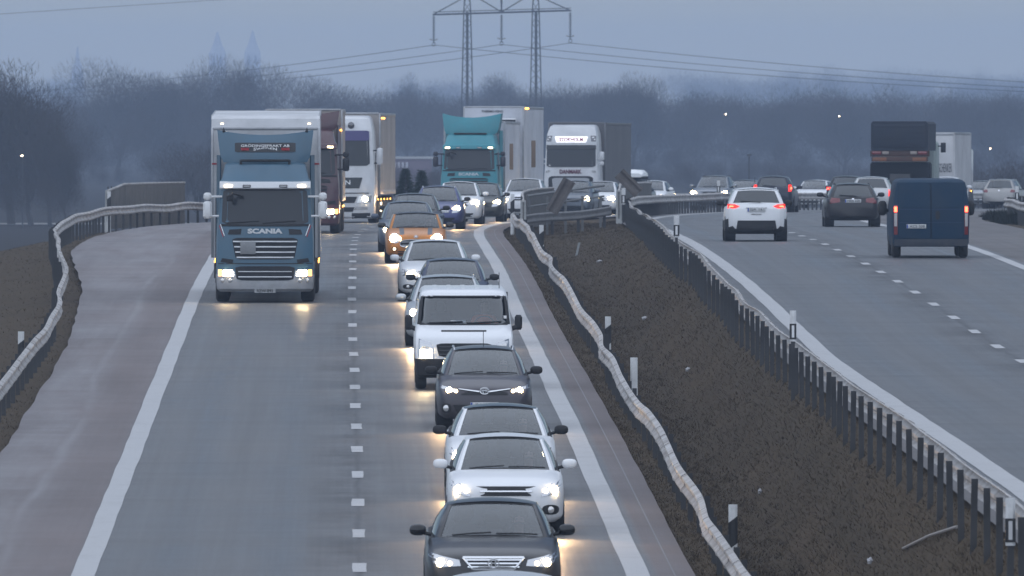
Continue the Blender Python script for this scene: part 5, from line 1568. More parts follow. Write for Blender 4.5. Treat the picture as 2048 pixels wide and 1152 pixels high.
def bridge_railing():
    a, b = Vector(LEFT.at(502, 5.6)), Vector(RIGHT.at(509, -5.25))
    root = empty("railing", a); tag(root, "tubular steel railing above the short rail between the bridges", "railing")
    for z, r in ((1.22, .045), (.86, .035)):
        MB().tube([Vector((0, 0, z)), (b - a) * .5 + Vector((0, 0, z + .03)), b - a + Vector((0, 0, z + .05))], r, n=7).build("rail", RAILSTEEL, root)
    for t in (.02, .26, .50, .72, .96):
        c = (b - a) * t
        MB().box(c.x - .045, c.x + .045, c.y - .04, c.y + .04, -.1, 1.2).build("post", RAILSTEEL, root, smooth=False)
bridge_railing()
def slab(label, p0, p1, w, rot):
    """bent steel trough leaning on the railing"""
    a, b = Vector(p0), Vector(p1)
    root_l = a
    t = (b - a).normalized(); side_ = t.cross(Vector((0, 1, 0))).normalized(); dep = Vector((0, 1, 0))
    mb = MB(); rings = []
    prof = [(-.5, 0), (-.28, -.03), (-.10, .10), (.10, .10), (.28, -.03), (.5, 0), (.5, .04), (.26, .01), (.09, .14), (-.09, .14), (-.26, .01), (-.5, .04)]
    for q in (0, .5, 1):
        c = (b - a) * q + dep * .05 * math.sin(q * 3)
        rings.append([c + side_ * u * w + dep * v * w for u, v in prof])
    mb.loft(rings)
    o = mb.build("steel_beam", mat("brown steel", (.13, .118, .112), .7, .2, grime=.7, gscale=3, gcol=(.05, .035, .03)), None, angle=25)
    o.location = a
    tag(o, label, "beam")
slab("brown steel beam leaning to the right over the bridge gap", P(1103, 424, 499), P(1139, 360, 499), .44, 0)
slab("brown steel beam leaning to the left before the roof box car", P(1278, 386, 506), P(1238, 346, 506), .42, 0)

# ------------------------------------------------------------------ marker posts
def marker_post(label, base, h=1.05, kind=0, yaw=0.0, tilt=0.0, w=.12):
    root = empty("marker_post", base, (tilt, 0, yaw)); tag(root, label, "marker post", "roadside marker posts")
    def sec(z, k=1.0): return [(-w / 2 * k, .0, z), (-w / 4 * k, -.035 * k, z), (w / 4 * k, -.035 * k, z), (w / 2 * k, 0, z), (w / 4 * k, .02, z), (-w / 4 * k, .02, z)]
    zlo = h - .56 if kind == 1 else -.7
    body = MB().loft([sec(zlo), sec(h - .05), sec(h)]).build("post", POSTWHITE, root, angle=30)
    if kind == 1: MB().box(-.035, .035, -.012, .012, -.7, zlo - .002).build("stem", GALVDARK, root, smooth=False)
    if kind == 0:      # slanting black band
        z0, z1 = h - .62, h - .22
        sl = .10
        vs = []
        for x, y in ((-w / 2 - .003, -.001), (-w / 4, -.039), (w / 4, -.039), (w / 2 + .003, -.001), (w / 4, .024), (-w / 4, .024)):
            vs.append((x, y, z0 + sl * x / w)); 
        for x, y in ((-w / 2 - .003, -.001), (-w / 4, -.039), (w / 4, -.039), (w / 2 + .003, -.001), (w / 4, .024), (-w / 4, .024)):
            vs.append((x, y, z1 + sl * x / w))
        MB().loft([vs[:6], vs[6:]]).build("black_band", POSTBLACK, root, smooth=False)
    elif kind == 1:    # back of a post: black patch with a pale reflector
        MB().box(-w / 2 - .004, w / 2 + .004, -.042, .026, h - .52, h - .24).build("black_band", POSTBLACK, root, smooth=False)
        MB().box(-w * .2, w * .2, -.048, -.0415, h - .49, h - .27).build("reflector", REFLECT, root, smooth=False)
    return root
def stand(label, px, ytop, d, road, kind, w, extra=.0):
    """a post at distance d whose top shows at row ytop; its foot stands on the ground there"""
    t = P(px, ytop, d)
    h = t.z - road.Z(d)
    return marker_post(label, Vector((t.x, t.y, t.z - h)), h=h, kind=kind, w=w)
for px, yt, d, lab in ((1466, 1009, 221, "banded marker post nearest the camera on the median"), (1216, 633, 325, "banded marker post on the median beside the white van"), (1083, 450, 437, "banded marker post on the median near the bridge")):
    stand(lab, px, yt, d, LEFT, 0, .13)
for px, yt, d, lab in ((42, 663, 313, "banded marker post behind the winding outer guard rail"), (218, 383, 530, "banded marker post before the long bridge screen"), (1025, 388, 497, "banded marker post at the end of the wavy rail")):
    stand(lab, px, yt, d, LEFT, 0, .13)
for px, yt, d, lab in ((1353, 431, 383, "dark patched marker post behind the white hatchback driving away"), (1586, 621, 272, "dark patched marker post halfway along the posts of the median rail"), (2021, 996, 176, "dark patched marker post nearest the camera at the right edge"), (1437, 361, 655, "dark patched marker post before the grey off-roader"), (1247, 376, 511, "dark patched marker post at the corner of the bridge gap"), (2034, 372, 570, "dark patched marker post at the far right guard rail")):
    stand(lab, px, yt, d, RIGHT, 1, .115 if d < 300 else .14)
stand("plain white post without a band behind the wavy rail", 1268, 715, 290, LEFT, 2, .14)
STAKE = (1153, 511)

# ------------------------------------------------------------------ litter and a fallen pole
def median_z(x, d):
    h = None
    r = GBVH.ray_cast(Vector((x, d, 50)), Vector((0, 0, -1)))
    return r[0].z if r[0] is not None else 0
GBVH = bvh_of(GROUND.data)
PAPER = mat("litter", (.38, .38, .40), .7, grime=.3)
def on_ground(px, py):
    o = Vector((0, 0, ZC)); dr = (P(px, py, 100) - o).normalized()
    h = GBVH.ray_cast(o, dr)
    return h[0] if h[0] is not None else P(px, py, 250)
for k, (px, py, s, lab) in enumerate(((1199, 526, .26, "white plastic scrap on the upper median"), (1290, 640, .24, "white paper scrap in the ditch beside the van"), (1375, 743, .14, "small pale scrap in the middle of the median"), (1520, 988, .12, "pale scrap at the foot of the near median"), (1742, 1128, .14, "pale scrap under the near median posts"))):
    c = on_ground(px, py)
    r = random.Random(k); s *= .55
    mb = MB(); n = 7
    pts = [(s * (.5 + .3 * r.random()) * math.cos(a), s * 1.2 * math.sin(a), r.uniform(.0, .05)) for a in np.linspace(0, 2 * math.pi, n + 1)[:-1]]
    bot = [(p[0] * .9, p[1] * .9, p[2] - .04) for p in pts]
    mb.add(pts + bot + [(0, 0, .07), (0, 0, -.03)], [(i, (i + 1) % n, 2 * n) for i in range(n)] + [((i + 1) % n, i, n + i, n + (i + 1) % n) for i in range(n)] + [(n + (i + 1) % n, n + i, 2 * n + 1) for i in range(n)])
    o = mb.build("litter", PAPER, smooth=False); o.location = c + Vector((0, 0, .03))
    tag(o, lab, "litter")
so_ = MB().loft([[(x + z * .22, y, z) for x, y in ((-.035, 0), (0, -.02), (.035, 0), (0, .02))] for z in (-.15, .40)]).build('stake', mat('grey stake', (.30, .32, .33), .6)); so_.location = on_ground(*STAKE)
tag(so_, 'short grey stake leaning in the upper median grass', 'stake')
a, b = on_ground(1806, 1106), on_ground(1914, 1066)
o = MB().tube([(0, 0, .06), (b - a) * .5 + Vector((0, 0, .10)), b - a + Vector((0, 0, .08))], [.018, .02, .022], n=6).build("fallen_pole", mat("bleached pole", (.30, .28, .27), .8)); o.location = a
tag(o, "pale thin pole lying in the ditch below the right posts", "pole")

# ------------------------------------------------------------------ grass (uncountable)
def tri_mesh(arr, m, name):
    me = bpy.data.meshes.new(name)
    nv = len(arr); n = nv // 3
    me.vertices.add(nv); me.vertices.foreach_set("co", np.ascontiguousarray(arr, dtype=np.float32).ravel())
    me.loops.add(nv); me.loops.foreach_set("vertex_index", np.arange(nv, dtype=np.int32))
    me.polygons.add(n); me.polygons.foreach_set("loop_start", np.arange(0, nv, 3, dtype=np.int32))
    me.materials.append(m); me.update(calc_edges=True)
    return me
def grass():
    """short blades, standing on the ground sheet"""
    rr = np.random.default_rng(5)
    gv = np.zeros(len(GROUND.data.vertices) * 3); GROUND.data.vertices.foreach_get("co", gv)
    rows = sorted(set(np.round(gv.reshape(-1, 3)[:, 1], 3)))
    gv = gv.reshape(len(rows), -1, 3)
    ry = gv[:, 0, 1]
    out = []
    n_tot = 200000
    cells = [i for i in range(len(ry) - 1) if 150 <= ry[i] < 580]
    wts = np.array([(300.0 / ry[i]) ** 1.5 for i in cells]); wts /= wts.sum()
    for i, w_ in zip(cells, wts):
        n = int(n_tot * w_); d0, d1 = ry[i], ry[i + 1]; dm = (d0 + d1) / 2
        t = rr.random(n); u = rr.random(n); q = rr.random(n)
        xa, xb = Xl(dm) + 4.78, Xr(dm) - 4.66
        x = np.where(u < .74, xa + (xb - xa) * q, np.where(u < .92, Xl(dm) + _shl(dm) + .08 - q ** 1.5 * 9, np.where(u < .96, Xl(dm) + 4.76 + q * .7, Xr(dm) + _shr(dm) + q ** 1.5 * 4)))
        z = np.interp(x, gv[i, :, 0], gv[i, :, 2]) * (1 - t) + np.interp(x, gv[i + 1, :, 0], gv[i + 1, :, 2]) * t - .01
        d = d0 + (d1 - d0) * t
        ht = rr.uniform(.025, .065, n) * (1 + .3 * np.maximum(0, np.sin(x * 1.7 + d * .31) * np.sin(d * .13 + x)))
        w = rr.uniform(.003, .007, n) * (1 + d / 300); a_ = rr.uniform(0, 3.14, n)
        A = np.stack([x - w * np.cos(a_), d - w * np.sin(a_), z], 1); B = np.stack([x + w * np.cos(a_), d + w * np.sin(a_), z], 1)
        C = np.stack([x + rr.normal(0, .05, n), d + rr.normal(0, .05, n), z + ht], 1)
        out.append(np.stack([A, B, C], 1).reshape(-1, 3))
    gm = grass_mat("dry grass blades", (.086, .065, .045), (.100, .076, .053), (.076, .064, .040))
    tag(link("grass", tri_mesh(np.concatenate(out), gm, "grass")), "short dry winter grass on verges and median", None, None, "stuff")
grass()

# ------------------------------------------------------------------ trees
BARK = mat("bark", (.045, .038, .034), .9)
TWIG = mat("twigs", (.050, .042, .040), .95, spec=.1)
NEEDLE = mat("needles", (.018, .032, .020), .9, spec=.1)
def limb_tree(seed, H, cw, base_h, style="round", n_twig=2600, tw=.05):
    """returns (trunk MB, twig arrays) of a leafless tree of height H and crown half-width cw"""
    r = np.random.default_rng(seed)
    tr = MB()
    tips = []
    def grow(p, dirv, ln, rad, depth):
        pts = [p]; cur = p.copy(); dv = dirv.copy()
        for k in range(3):
            dv = (dv + Vector(r.normal(0, .13, 3)) + Vector((0, 0, .05))).normalized()
            cur = cur + dv * ln / 3; pts.append(cur.copy())
        tr.tube(pts, [rad, rad * .85, rad * .7, rad * .5], n=5 if depth < 2 else 3, cap=False)
        tips.append((pts, depth))
        if depth < 3:
            for k in range(int(r.integers(3, 5))):
                t = r.uniform(.35, 1.0)
                q = pts[0].lerp(pts[-1], t) if t < .95 else pts[-1]
                a = r.uniform(0, 6.28)
                sp = .75 if style == "round" else .35
                nd = (dv + Vector((math.cos(a) * sp, math.sin(a) * sp, r.uniform(-.05, .35)))).normalized()
                grow(q, nd, ln * r.uniform(.58, .8), rad * .5, depth + 1)
    tk = H * .32
    grow(Vector((0, 0, 0)), Vector((0, 0, 1)), tk, H * .02, 0)
    for k in range(5):
        a = k * 1.257 + r.uniform(-.3, .3)
        o = .55 if style == "round" else .22
        grow(Vector((0, 0, tk * r.uniform(.55, .98))), Vector((math.cos(a) * o, math.sin(a) * o, 1)).normalized(), H * .26, H * .012, 1)
    # fine twigs filling an uneven crown
    lob = np.array([(r.uniform(-.5, .5) * cw, r.uniform(-.5, .5) * cw, base_h + (H - base_h) * r.uniform(.25, .8), r.uniform(.40, .68)) for _ in range(9)] + [(0, 0, base_h + (H - base_h) * .5, .85)])
    n = int(n_twig * 1.25)
    l = lob[r.integers(0, len(lob), n)]
    def unit(v): return v / (np.linalg.norm(v, axis=1, keepdims=True) + 1e-9)
    v = unit(r.normal(0, 1, (n, 3))) * (r.random(n) ** .45)[:, None]
    c = l[:, :3] + v * np.stack([cw * l[:, 3], cw * l[:, 3], (H - base_h) * .5 * l[:, 3]], 1)
    ok = (c[:, 2] > base_h * .5) & (c[:, 2] < H * 1.02)
    c = c[ok][:n_twig]; n = len(c)
    dr = unit(unit(np.stack([c[:, 0], c[:, 1], (c[:, 2] - base_h) * 1.2 + .2 * H], 1)) + r.normal(0, .35, (n, 3)))
    ln = r.uniform(.4, 1.1, (n, 1)) * H / 16
    sd = unit(np.cross(dr, r.normal(0, 1, (n, 3)))) * tw * r.uniform(.5, 1.2, (n, 1))
    return tr, np.stack([c - sd, c + sd, c + dr * ln], 1).reshape(-1, 3)
VARS = []
for sd, H, cw, bh, st, nt in ((1, 16, 7.5, 3.5, "round", 5200), (2, 16, 6.0, 3, "round", 4600), (3, 16, 9.0, 3, "round", 5600), (4, 16, 3.4, 2, "up", 3600), (5, 16, 4.6, 2, "up", 4000)):
    VARS.append(limb_tree(sd, H, cw, bh, st, int(nt * 3), .021))
TRME = [(t.mesh("trunk", BARK, smooth=False)) for t, c in VARS]
def twig_mesh(arr, m, name="crown"): return tri_mesh(arr, m, name)
CRME = [twig_mesh(c, TWIG) for t, c in VARS]
def tree(label, px, ytop, d, v, wide=1.0, zb=0.0, name="bare_tree"):
    b = P(px, YH, d); b.z = zb
    H = ZC - (ytop - YH) * d / F - zb
    root = empty(name, b, (0, 0, (px * 1.7) % 6.28)); tag(root, label, "tree", "bare trees beyond the fields")
    s = H / 16.0
    root.scale = (s * wide, s * wide, s)
    link("trunk", TRME[v], root); link("crown", CRME[v], root)
    return root
for lab, px, yt, d, v, wd in (
    ("tall dark bare tree at the left edge of the picture", -28, 104, 1300, 4, 1.5),
    ("slim bare tree leaning on the tall one at the left edge", 22, 128, 1290, 3, 1.5),
    ("narrow bare tree just right of the two at the left edge", 62, 178, 1280, 4, 1.2),
    ("lower reddish bare tree standing right of the left edge trees", 100, 225, 1270, 4, 1.1),
    ("lowest bare tree where the left group falls to the field", 130, 285, 1260, 1, .9),
    ("broad round bare tree under the single spire", 235, 122, 2250, 0, 1.1),
    ("bare tree joining the broad round tree on its right", 305, 150, 2260, 1, 1.0),
    ("highest bare tree below the twin spires", 430, 116, 2250, 0, 1.0),
    ("bare tree overlapping the right twin spire", 500, 128, 2240, 1, 1.0),
    ("bare tree left of the highest one below the spires", 375, 150, 2300, 2, .75),
    ("low domed bare tree where the power lines begin", 610, 153, 2300, 2, 1.15),
    ("bare dome between the two pylon legs' right side", 1090, 164, 2300, 0, .85),
    ("fine branched bare tree right of the pylon", 1265, 150, 2250, 1, .9),
    ("bare tree left of the fine branched one", 1205, 172, 2260, 1, .9),
    ("slender bare tree left of the pylon", 815, 150, 2700, 3, .9),
    ("round bare tree behind the pylon legs", 1000, 150, 2600, 1, .9),
    ("broad bare tree above the tipper lorry", 1690, 185, 2250, 0, 1.1),
    ("bare tree at the right edge of the wood", 1990, 195, 2200, 2, 1.0),
    ("rounded bare tree between the street lights", 1565, 205, 2250, 2, .9),
):
    tree(lab, px, yt, d, v, wd)
def wood(label, spec, m, seed, dens=1.0):
    """far wood that reads as one mass"""
    r = np.random.default_rng(seed)
    out = []
    for px0, px1, y0, y1, d0, d1, n in spec:
        for k in range(n):
            t = (k + r.random()) / n
            px = px0 + (px1 - px0) * t; d = d0 + (d1 - d0) * r.random()
            yt = y0 + (y1 - y0) * t + r.normal(0, 7)
            v = int(r.integers(0, 5)); arr = VARS[v][1]
            H = max(3.0, ZC - (yt - YH) * d / F)
            s = H / 16; a = r.uniform(0, 6.28); ca, sa = math.cos(a), math.sin(a)
            w = s * r.uniform(.9, 1.3) * (1.6 if v >= 3 else 1)
            sel = arr.reshape(-1, 3, 3)
            sel = sel[r.random(len(sel)) < dens]
            q = sel.reshape(-1, 3)
            x = (q[:, 0] * ca - q[:, 1] * sa) * w + (px - 1024) * d / F; y = (q[:, 0] * sa + q[:, 1] * ca) * w + d
            out.append(np.stack([x, y, q[:, 2] * s], 1))
    me = twig_mesh(np.concatenate(out), m, "wood")
    tag(link("far_wood", me), label, None, None, "stuff")
wood("hazy bare wood along the far side of the fields", [(-60, 160, 190, 240, 1600, 1900, 8), (-60, 700, 225, 205, 2150, 2500, 36), (130, 420, 190, 180, 2350, 2600, 14), (640, 960, 182, 192, 2300, 2600, 20), (920, 1220, 195, 178, 2300, 2600, 20), (1200, 1600, 175, 198, 2250, 2700, 30), (1600, 2100, 180, 190, 2200, 2600, 34), (-60, 2100, 290, 290, 2000, 2150, 60)], TWIG, 21, .42)
wood("palest wood behind the others, almost lost in haze", [(1340, 1850, 145, 140, 5600, 6200, 22), (1850, 2100, 155, 145, 5600, 6000, 11), (760, 1020, 158, 170, 5200, 5800, 11), (20, 160, 155, 155, 7000, 7400, 8)], TWIG, 22, .35)
wood("low scrub and hedges at the foot of the trees", [(-60, 150, 330, 360, 1200, 1400, 12), (120, 260, 350, 352, 1800, 2000, 6), (330, 430, 300, 320, 1400, 1500, 4), (760, 1000, 330, 340, 1300, 1500, 10), (1230, 2100, 330, 325, 1500, 1900, 46), (1880, 2100, 325, 300, 1000, 1100, 6)], TWIG, 23, .3)
# shrub beside the left bridge screen, two young spruces, bush on the right verge
tree("spreading bare bush beside the blue lorry's trailer", 395, 285, 1250, 2, .95, zb=0, name="bare_bush")
def spruce(label, px, ytop, ybase, d):
    b = P(px, ybase, d)
    H = (ybase - ytop) * d / F
    root = empty("spruce_tree", b); tag(root, label, "tree")
    MB().tube([(0, 0, -.8), (0, 0, H)], [.06, .01], n=6).build("trunk", BARK, root)
    r = np.random.default_rng(int(px)); arr = []
    for k in range(1500):
        z = H * r.random() ** 1.2; rad = (H - z) * .34 * r.uniform(.3, 1.05); a = r.uniform(0, 6.28)
        c = np.array([rad * math.cos(a), rad * math.sin(a), z]); dr = np.array([math.cos(a) * .8, math.sin(a) * .8, r.uniform(-.4, .35)])
        sd = np.cross(dr, r.normal(0, 1, 3)); sd /= np.linalg.norm(sd); w = .025
        arr += [c - sd * w, c + sd * w, c + dr * r.uniform(.15, .35)]
    link("crown", twig_mesh(np.array(arr), NEEDLE), root)
spruce("young spruce left of the turquoise lorry", 843, 342, 398, 690)
spruce("second young spruce nearer the white lorry's trailer", 811, 338, 398, 684)
def bush(label, px, py, d, w, h, n=2600):
    b = P(px, py, d); root = empty("bush", b); tag(root, label, "bush")
    r = np.random.default_rng(int(px + d)); arr = []
    for k in range(n):
        a, q = r.uniform(0, 6.28), r.random() ** .6
        z = h * (1 - q * q) * r.random() ** .7
        c = np.array([w * q * math.cos(a), w * q * math.sin(a), z - .1]); dr = np.array([math.cos(a) * .6, math.sin(a) * .6, 1]) + r.normal(0, .5, 3); dr /= np.linalg.norm(dr)
        sd = np.cross(dr, r.normal(0, 1, 3)); sd /= np.linalg.norm(sd); ww = r.uniform(.012, .03)
        arr += [c - sd * ww, c + sd * ww, c + dr * r.uniform(.12, .4)]
    MB().tube([(0, 0, -.5), (0, 0, h * .7)], [.05, .02], n=5).build("stem", BARK, root)
    link("foliage", twig_mesh(np.array(arr), mat("dark scrub", (.022, .026, .018), .95, spec=.1)), root)
bush("dark low bush before the right guard rail", 2036, 462, 520, 1.3, .62, 5200)
bush("smaller dark tuft left of the right verge bush", 1998, 440, 560, .7, .3)

# ------------------------------------------------------------------ pylon and wires
STEEL = mat("pylon steel", (.06, .062, .068), .6, .4)
DP = 1850.0
SPX = F / DP
def pylon():
    base = P(1003, YH, DP); base.z = 0
    root = empty("power_pylon", base); tag(root, "twin legged lattice power pylon above the lorries", "pylon")
    zof = lambda y: ZC - (y - YH) / SPX
    xof = lambda px: (px - 1003) / SPX
    arm = zof(24); top = zof(-70)
    for name, xb, xt in (("leg", 934.5, 934.5), ("leg", 1072, 1071.5)):
        mb = MB()
        w0, w1 = .95, .42
        z0 = 0; cx0, cx1 = xof(xb), xof(xt)
        lv = list(np.linspace(z0, arm, 17)) + list(np.linspace(arm, top, 6))[1:]
        def corner(z, i):
            t = min(1, z / arm); w = w0 + (w1 - w0) * t
            if z > arm: w = w1 * (1 - .8 * (z - arm) / (top - arm))
            sx, sy = ((-1, -1), (1, -1), (1, 1), (-1, 1))[i]
            return Vector((cx0 + (cx1 - cx0) * t + sx * w, sy * w, z))
        for i in range(4): mb.tube([corner(z, i) for z in lv], .075, n=4)
        for k in range(len(lv) - 1):
            for i in range(4):
                j = (i + 1) % 4
                mb.tube([corner(lv[k], i), corner(lv[k + 1], j)], .036, n=3, cap=False); mb.tube([corner(lv[k], j), corner(lv[k + 1], i)], .036, n=3, cap=False)
        mb.build(name, STEEL, root, smooth=False)
        MB().box(cx0 - .16, cx0 + .16, -.05, .05, 0, arm).build("ladder", STEEL, root, smooth=False)
    ca = MB()
    xa, xb = xof(866), xof(1142)
    za, zb_ = zof(29), zof(21)
    for dy in (-.35, .35):
        ca.tube([(xa, 0, za), (xa + .4, dy, za), (xb - .4, dy, zb_), (xb, 0, zb_)], .11, n=4)
        ca.tube([(xa, 0, za + .3), (xb, 0, zb_ + .3)], .05, n=4) if dy > 0 else None
    m = 26
    for k in range(m):
        t0, t1 = k / m, (k + 1) / m
        ca.tube([(xa + (xb - xa) * t0, -.35 if k % 2 else .35, za + (zb_ - za) * t0), (xa + (xb - xa) * t1, .35 if k % 2 else -.35, za + (zb_ - za) * t1)], .04, n=3)
    ca.build("crossarm", STEEL, root, smooth=False)
    st = MB()
    for p, q in (((868, 28), (934, -8)), ((1003, 24), (950, -8)), ((1003, 24), (1056, -8)), ((1141, 21), (1072, -10)), ((1003, 24), (1000, -40)), ((1003, 24), (1006, -40))):
        st = MB().tube([(xof(p[0]), 0, zof(p[1])), (xof(q[0]), 0, zof(q[1]))], .07, n=4); st.build("brace", STEEL, root, smooth=False)
    MB().tube([(xof(934), 0, zof(-60)), (xof(1072), 0, zof(-60))], .07, n=4).build("brace", STEEL, root, smooth=False)
    for px, py in ((867.5, 31), (1003, 29), (1140.5, 24)):
        ins = MB()
        z0, z1 = zof(py), zof(py + 56)
        ins.tube([(xof(px), 0, z0), (xof(px), 0, z1)], .05, n=5)
        for k in range(14):
            z = z0 + (z1 - z0) * (k + 1) / 16
            ins.cyl((xof(px), 0, z), 'z', .17, .10, n=8)
        ins.tube([(xof(px) - .5, 0, z1 + .55), (xof(px), 0, z1 + .35), (xof(px) + .5, 0, z1 + .55)], .05, n=4)
        ins.tube([(xof(px) + .2 * math.cos(a), 0, z1 - .1 + .25 * math.sin(a)) for a in np.linspace(0, 6.283, 11)], .045, n=4)
        ins.build("insulator", mat("insulator glass", (.05, .045, .045), .3), root, smooth=False)
pylon()
def wire(label, px, py, side_):
    pts = []
    end = 2083 if side_ > 0 else 1400
    a, b = (.11, 2.64e-5) if side_ > 0 else (.15, 4.2e-5)
    for k in range(25):
        q = (k / 24) ** 1.2 * (end if side_ > 0 else 1250)
        d = DP - 60 * k / 24 if side_ > 0 else DP + 240 * k / 24
        pts.append(P(px + side_ * q, py + a * q - b * q * q, d))
    o = pts[0]
    w = MB().tube([p - o for p in pts], .035, n=4, cap=False).build("power_line", STEEL, smooth=False); w.location = o
    tag(w, label, "power line", "power lines")
for px, py, nm in ((868, 90, "left"), (1003, 89, "middle"), (1140.5, 86, "right")):
    wire(f"power line running left from the {nm} insulator of the pylon", px, py, -1)
    wire(f"power line running right from the {nm} insulator of the pylon", px, py, 1)
pp = [P(-40 + 46 * k, 31 - 3.2 * k + .02 * k * k, 1500) for k in range(14)]
w = MB().tube([p - pp[0] for p in pp], .02, n=4, cap=False).build("power_line", STEEL, smooth=False); w.location = pp[0]
tag(w, "lone thin wire high in the top left of the sky", "power line", "power lines")

# ------------------------------------------------------------------ spires and a far roof
STONE = mat("far stone", (.50, .49, .49), .9)
def spire(label, px, ytop, ymid, d, wpx, slim):
    b = P(px, YH, d); b.z = 0
    root = empty("church_tower", b); tag(root, label, "church tower")
    zt = ZC + (YH - ytop) * d / F; zm = ZC + (YH - ymid) * d / F; w = wpx * d / F / 2
    MB().box(-w, w, -w, w, 0, zm, bev=.3).build("tower", STONE, root, smooth=False)
    sp = MB()
    ring = lambda q, z: [(q * math.cos(i * math.pi / 4 + .39), q * math.sin(i * math.pi / 4 + .39), z) for i in range(8)]
    sp.loft([ring(w * 1.05, zm), ring(w * (.45 if slim else .6), zm + (zt - zm) * .35), ring(w * .12, zt - .6), ring(.05, zt)]); sp.build("spire", mat("far slate", (.40, .40, .41), .8), root, smooth=False)
    for s in (-1, 1): MB().box(s * w * .4 - w * .12, s * w * .4 + w * .12, -w - .05, -w + .2, zm - w * 1.6, zm - w * .5).build("belfry_window", mat("far dark", (.03, .03, .03), .9), root, smooth=False)
spire("single thin church spire in the haze on the left", 155, 92, 140, 8000, 24, True)
spire("left one of the twin church towers in the haze", 435, 62, 105, 8300, 34, False)
spire("right one of the twin church towers in the haze", 505, 60, 103, 8300, 32, False)

# far building with pale sign marks between the white and the turquoise lorry
def far_building():
    b = P(800, YH, 1700); b.z = 0
    root = empty("building", b); tag(root, "low mauve building with pale marks between two lorries", "building")
    H = ZC - (318 - YH) * 1700 / F
    MB().box(-2.6, 3.6, 0, 8, 0, H).build("wall", mat("mauve cladding", (.16, .12, .15), .8), root, smooth=False)
    MB().box(-2.75, 3.75, -.15, 8.1, H, H + .25).build("roof", mat("far slate", (.40, .40, .41), .8), root, smooth=False)
    for k in range(4): MB().box(-.7 + k * .45, -.45 + k * .45, -.06, -.004, H - 1.0, H - .35).build("window", mat("pale pane", (.5, .5, .55), .4), root, smooth=False)
far_building()

# ------------------------------------------------------------------ street lights far away (lit)
GLOW = mat("lit street lamp", (1, .9, .8), .4, emit=(1.0, .78, .52), estr=14.0)
for px, py, d, lab in ((1451, 228, 2150, "lit street lamp left of the pair above the far bend"), (1678, 232, 2150, "lit street lamp above the left of the tipper lorry"), (1980, 297, 1900, "lit street lamp low at the far right"), (45, 311, 1250, "lit street lamp among the trees at the far left"), (1498, 312, 1000, "unlit grey lamp post above the far bend")):
    p = P(px, py, d); b = Vector((p.x, p.y, 0)); z = p.z
    root = empty("street_lamp", b); tag(root, lab, "street lamp")
    MB().tube([(0, 0, 0), (0, 0, z - .15), (.0, -.3, z + .05), (0, -.9, z + .08)], [.07, .045, .04, .03], n=6).build("pole", STEEL, root)
    MB().box(-.16, .16, -1.3, -.8, z + .02, z + .14, bev=.03).build("lamp_head", STEEL, root)
    MB().ell((0, -1.1, z), .07, .10, .06, n=8, m=5).build("lamp", GLOW if d != 1000 else LAMPOFF, root)

# ------------------------------------------------------------------ drivers
def person_mesh():
    vs = [(0, 0, 0, .15), (0, .02, .20, .145), (0, .03, .40, .165), (0, .02, .55, .065), (0, .0, .63, .062), (0, -.015, .71, .088), (0, -.01, .79, .090), (0, .0, .85, .055), (0, -.115, .715, .018)]
    es = [(0, 1), (1, 2), (2, 3), (3, 4), (4, 5), (5, 6), (6, 7), (5, 8)]
    def add(p, par):
        vs.append(p); es.append((par, len(vs) - 1)); return len(vs) - 1
    for s in (-1, 1):
        sh = add((s * .185, .03, .475, .078), 2); el = add((s * .285, -.17, .27, .052), sh); wr = add((s * .19, -.40, .36, .034), el); pm = add((s * .175, -.47, .395, .030), wr)
        for k, (dx, dz, ln) in enumerate(((-.03, .012, .05), (-.01, .018, .06), (.01, .016, .056), (.03, .008, .044))):
            a = add((s * .175 + dx, -.505, .41 + dz, .0095), pm); add((s * .175 + dx, -.515 , .41 + dz - ln * .6, .0085), a)
        add((s * (.175 - .05), -.455, .42, .011), pm)
        hp = add((s * .10, -.02, -.01, .10), 0); kn = add((s * .15, -.46, .06, .068), hp); an = add((s * .15, -.60, -.32, .045), kn); add((s * .16, -.74, -.36, .038), an)
    bm = bmesh.new(); lay = bm.verts.layers.skin.verify()
    bv = []
    for k, (x, y, z, r) in enumerate(vs):
        v = bm.verts.new((x, y, z)); v[lay].radius = (r, r); v[lay].use_root = (k == 0); bv.append(v)
    for a, b in es: bm.edges.new((bv[a], bv[b]))
    me = bpy.data.meshes.new("person_skeleton"); bm.to_mesh(me); bm.free()
    ob = bpy.data.objects.new("person_tmp", me); COL.objects.link(ob)
    ob.modifiers.new("Skin", 'SKIN'); sb = ob.modifiers.new("Sub", 'SUBSURF'); sb.levels = 1
    dg = bpy.context.evaluated_depsgraph_get()
    out = bpy.data.meshes.new_from_object(ob.evaluated_get(dg))
    bpy.data.objects.remove(ob)
    return out
SKINM = mat("skin", (.42, .25, .19), .6)
PM = person_mesh()
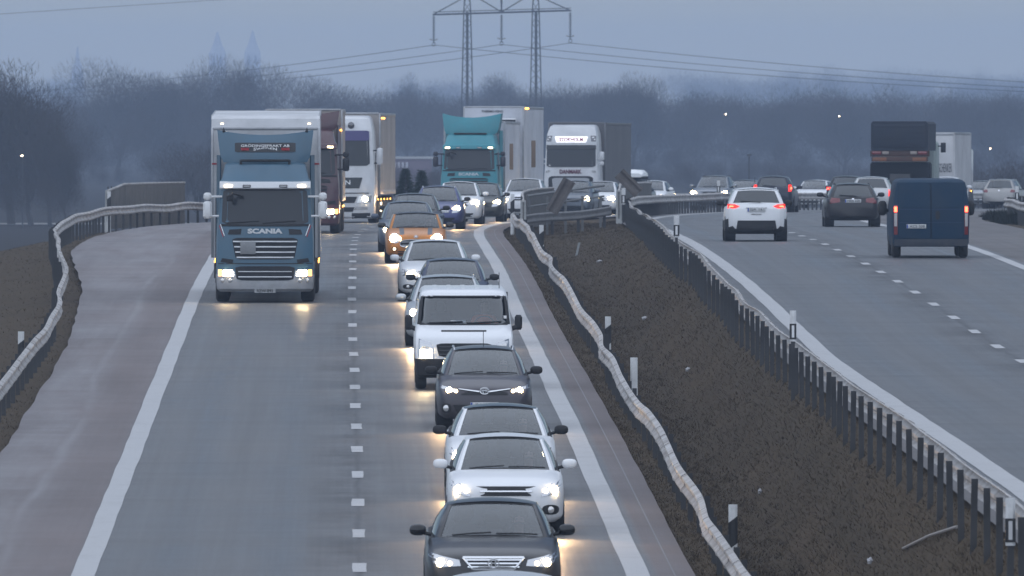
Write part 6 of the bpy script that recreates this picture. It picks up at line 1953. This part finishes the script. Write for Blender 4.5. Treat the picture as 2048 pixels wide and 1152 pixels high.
def person(label, vehicle, x, y, z, jacket, hair):
    me = PM.copy(); me.name = "person"
    me.materials.clear()
    for m in (jacket, SKINM, mat("dark trousers", (.03, .035, .05), .9)): me.materials.append(m)
    for p in me.polygons:
        c = p.center
        p.material_index = 1 if (c.z > .565 or c.y < -.43 and c.z > .3) else (2 if c.z < .08 else 0)
        p.use_smooth = True
    o = link("person", me)
    hb = MB().ell((0, .022, .79), .10, .108, .092, n=14, m=8); hm = hb.mesh("hair", hair); h = link("hair", hm, o)
    for sx in (-.034, .034):
        MB().ell((sx, -.098, .765), .014, .01, .010, n=6, m=4).build("eye", INK, o)
    M = Matrix.LocRotScale(vehicle.location, vehicle.rotation_euler, None) @ Matrix.Translation((x, y, z))
    o.location = M.to_translation(); o.rotation_euler = M.to_euler()
    tag(o, label, "person", "drivers behind their windscreens")
    return o
HAIRB, HAIRD = mat("brown hair", (.06, .035, .02), .8), mat("dark hair", (.02, .015, .012), .8)
HIVIS = mat("orange work jacket", (.85, .13, .05), .8)
DARKC = mat("dark jacket", (.035, .04, .055), .9); GREYC = mat("grey jacket", (.13, .13, .14), .9)
QUEUE = {o["label"]: o for o in COL.objects if o.type == 'EMPTY' and "label" in o}
def drv(key, label, jacket, hair):
    v = [o for l, o in QUEUE.items() if l.startswith(key)][0]
    sts = [c for c in v.children if c.name.startswith("seat")]
    person(label, v, .37, v["seat_y"] - .16, v["belt"] - .55, jacket, hair)
person("driver in an orange work jacket in the white van", VAN, .42, 2.02, .90, HIVIS, HAIRB)
drv("black saloon", "driver in a dark jacket in the black saloon", DARKC, HAIRD)
drv("plain white hatchback", "driver in a grey jacket in the plain white hatchback", GREYC, HAIRB)
drv("white hatchback with dark glass roof", "driver in a dark jacket in the white hatchback with dark roof", DARKC, HAIRD)
drv("dark grey estate", "driver in a grey jacket in the dark grey estate", GREYC, HAIRD)
drv("small orange", "driver in a dark jacket in the small orange hatchback", DARKC, HAIRB)
for o in COL.objects:
    for k in ("seat_y", "belt"):
        if k in o: del o[k]
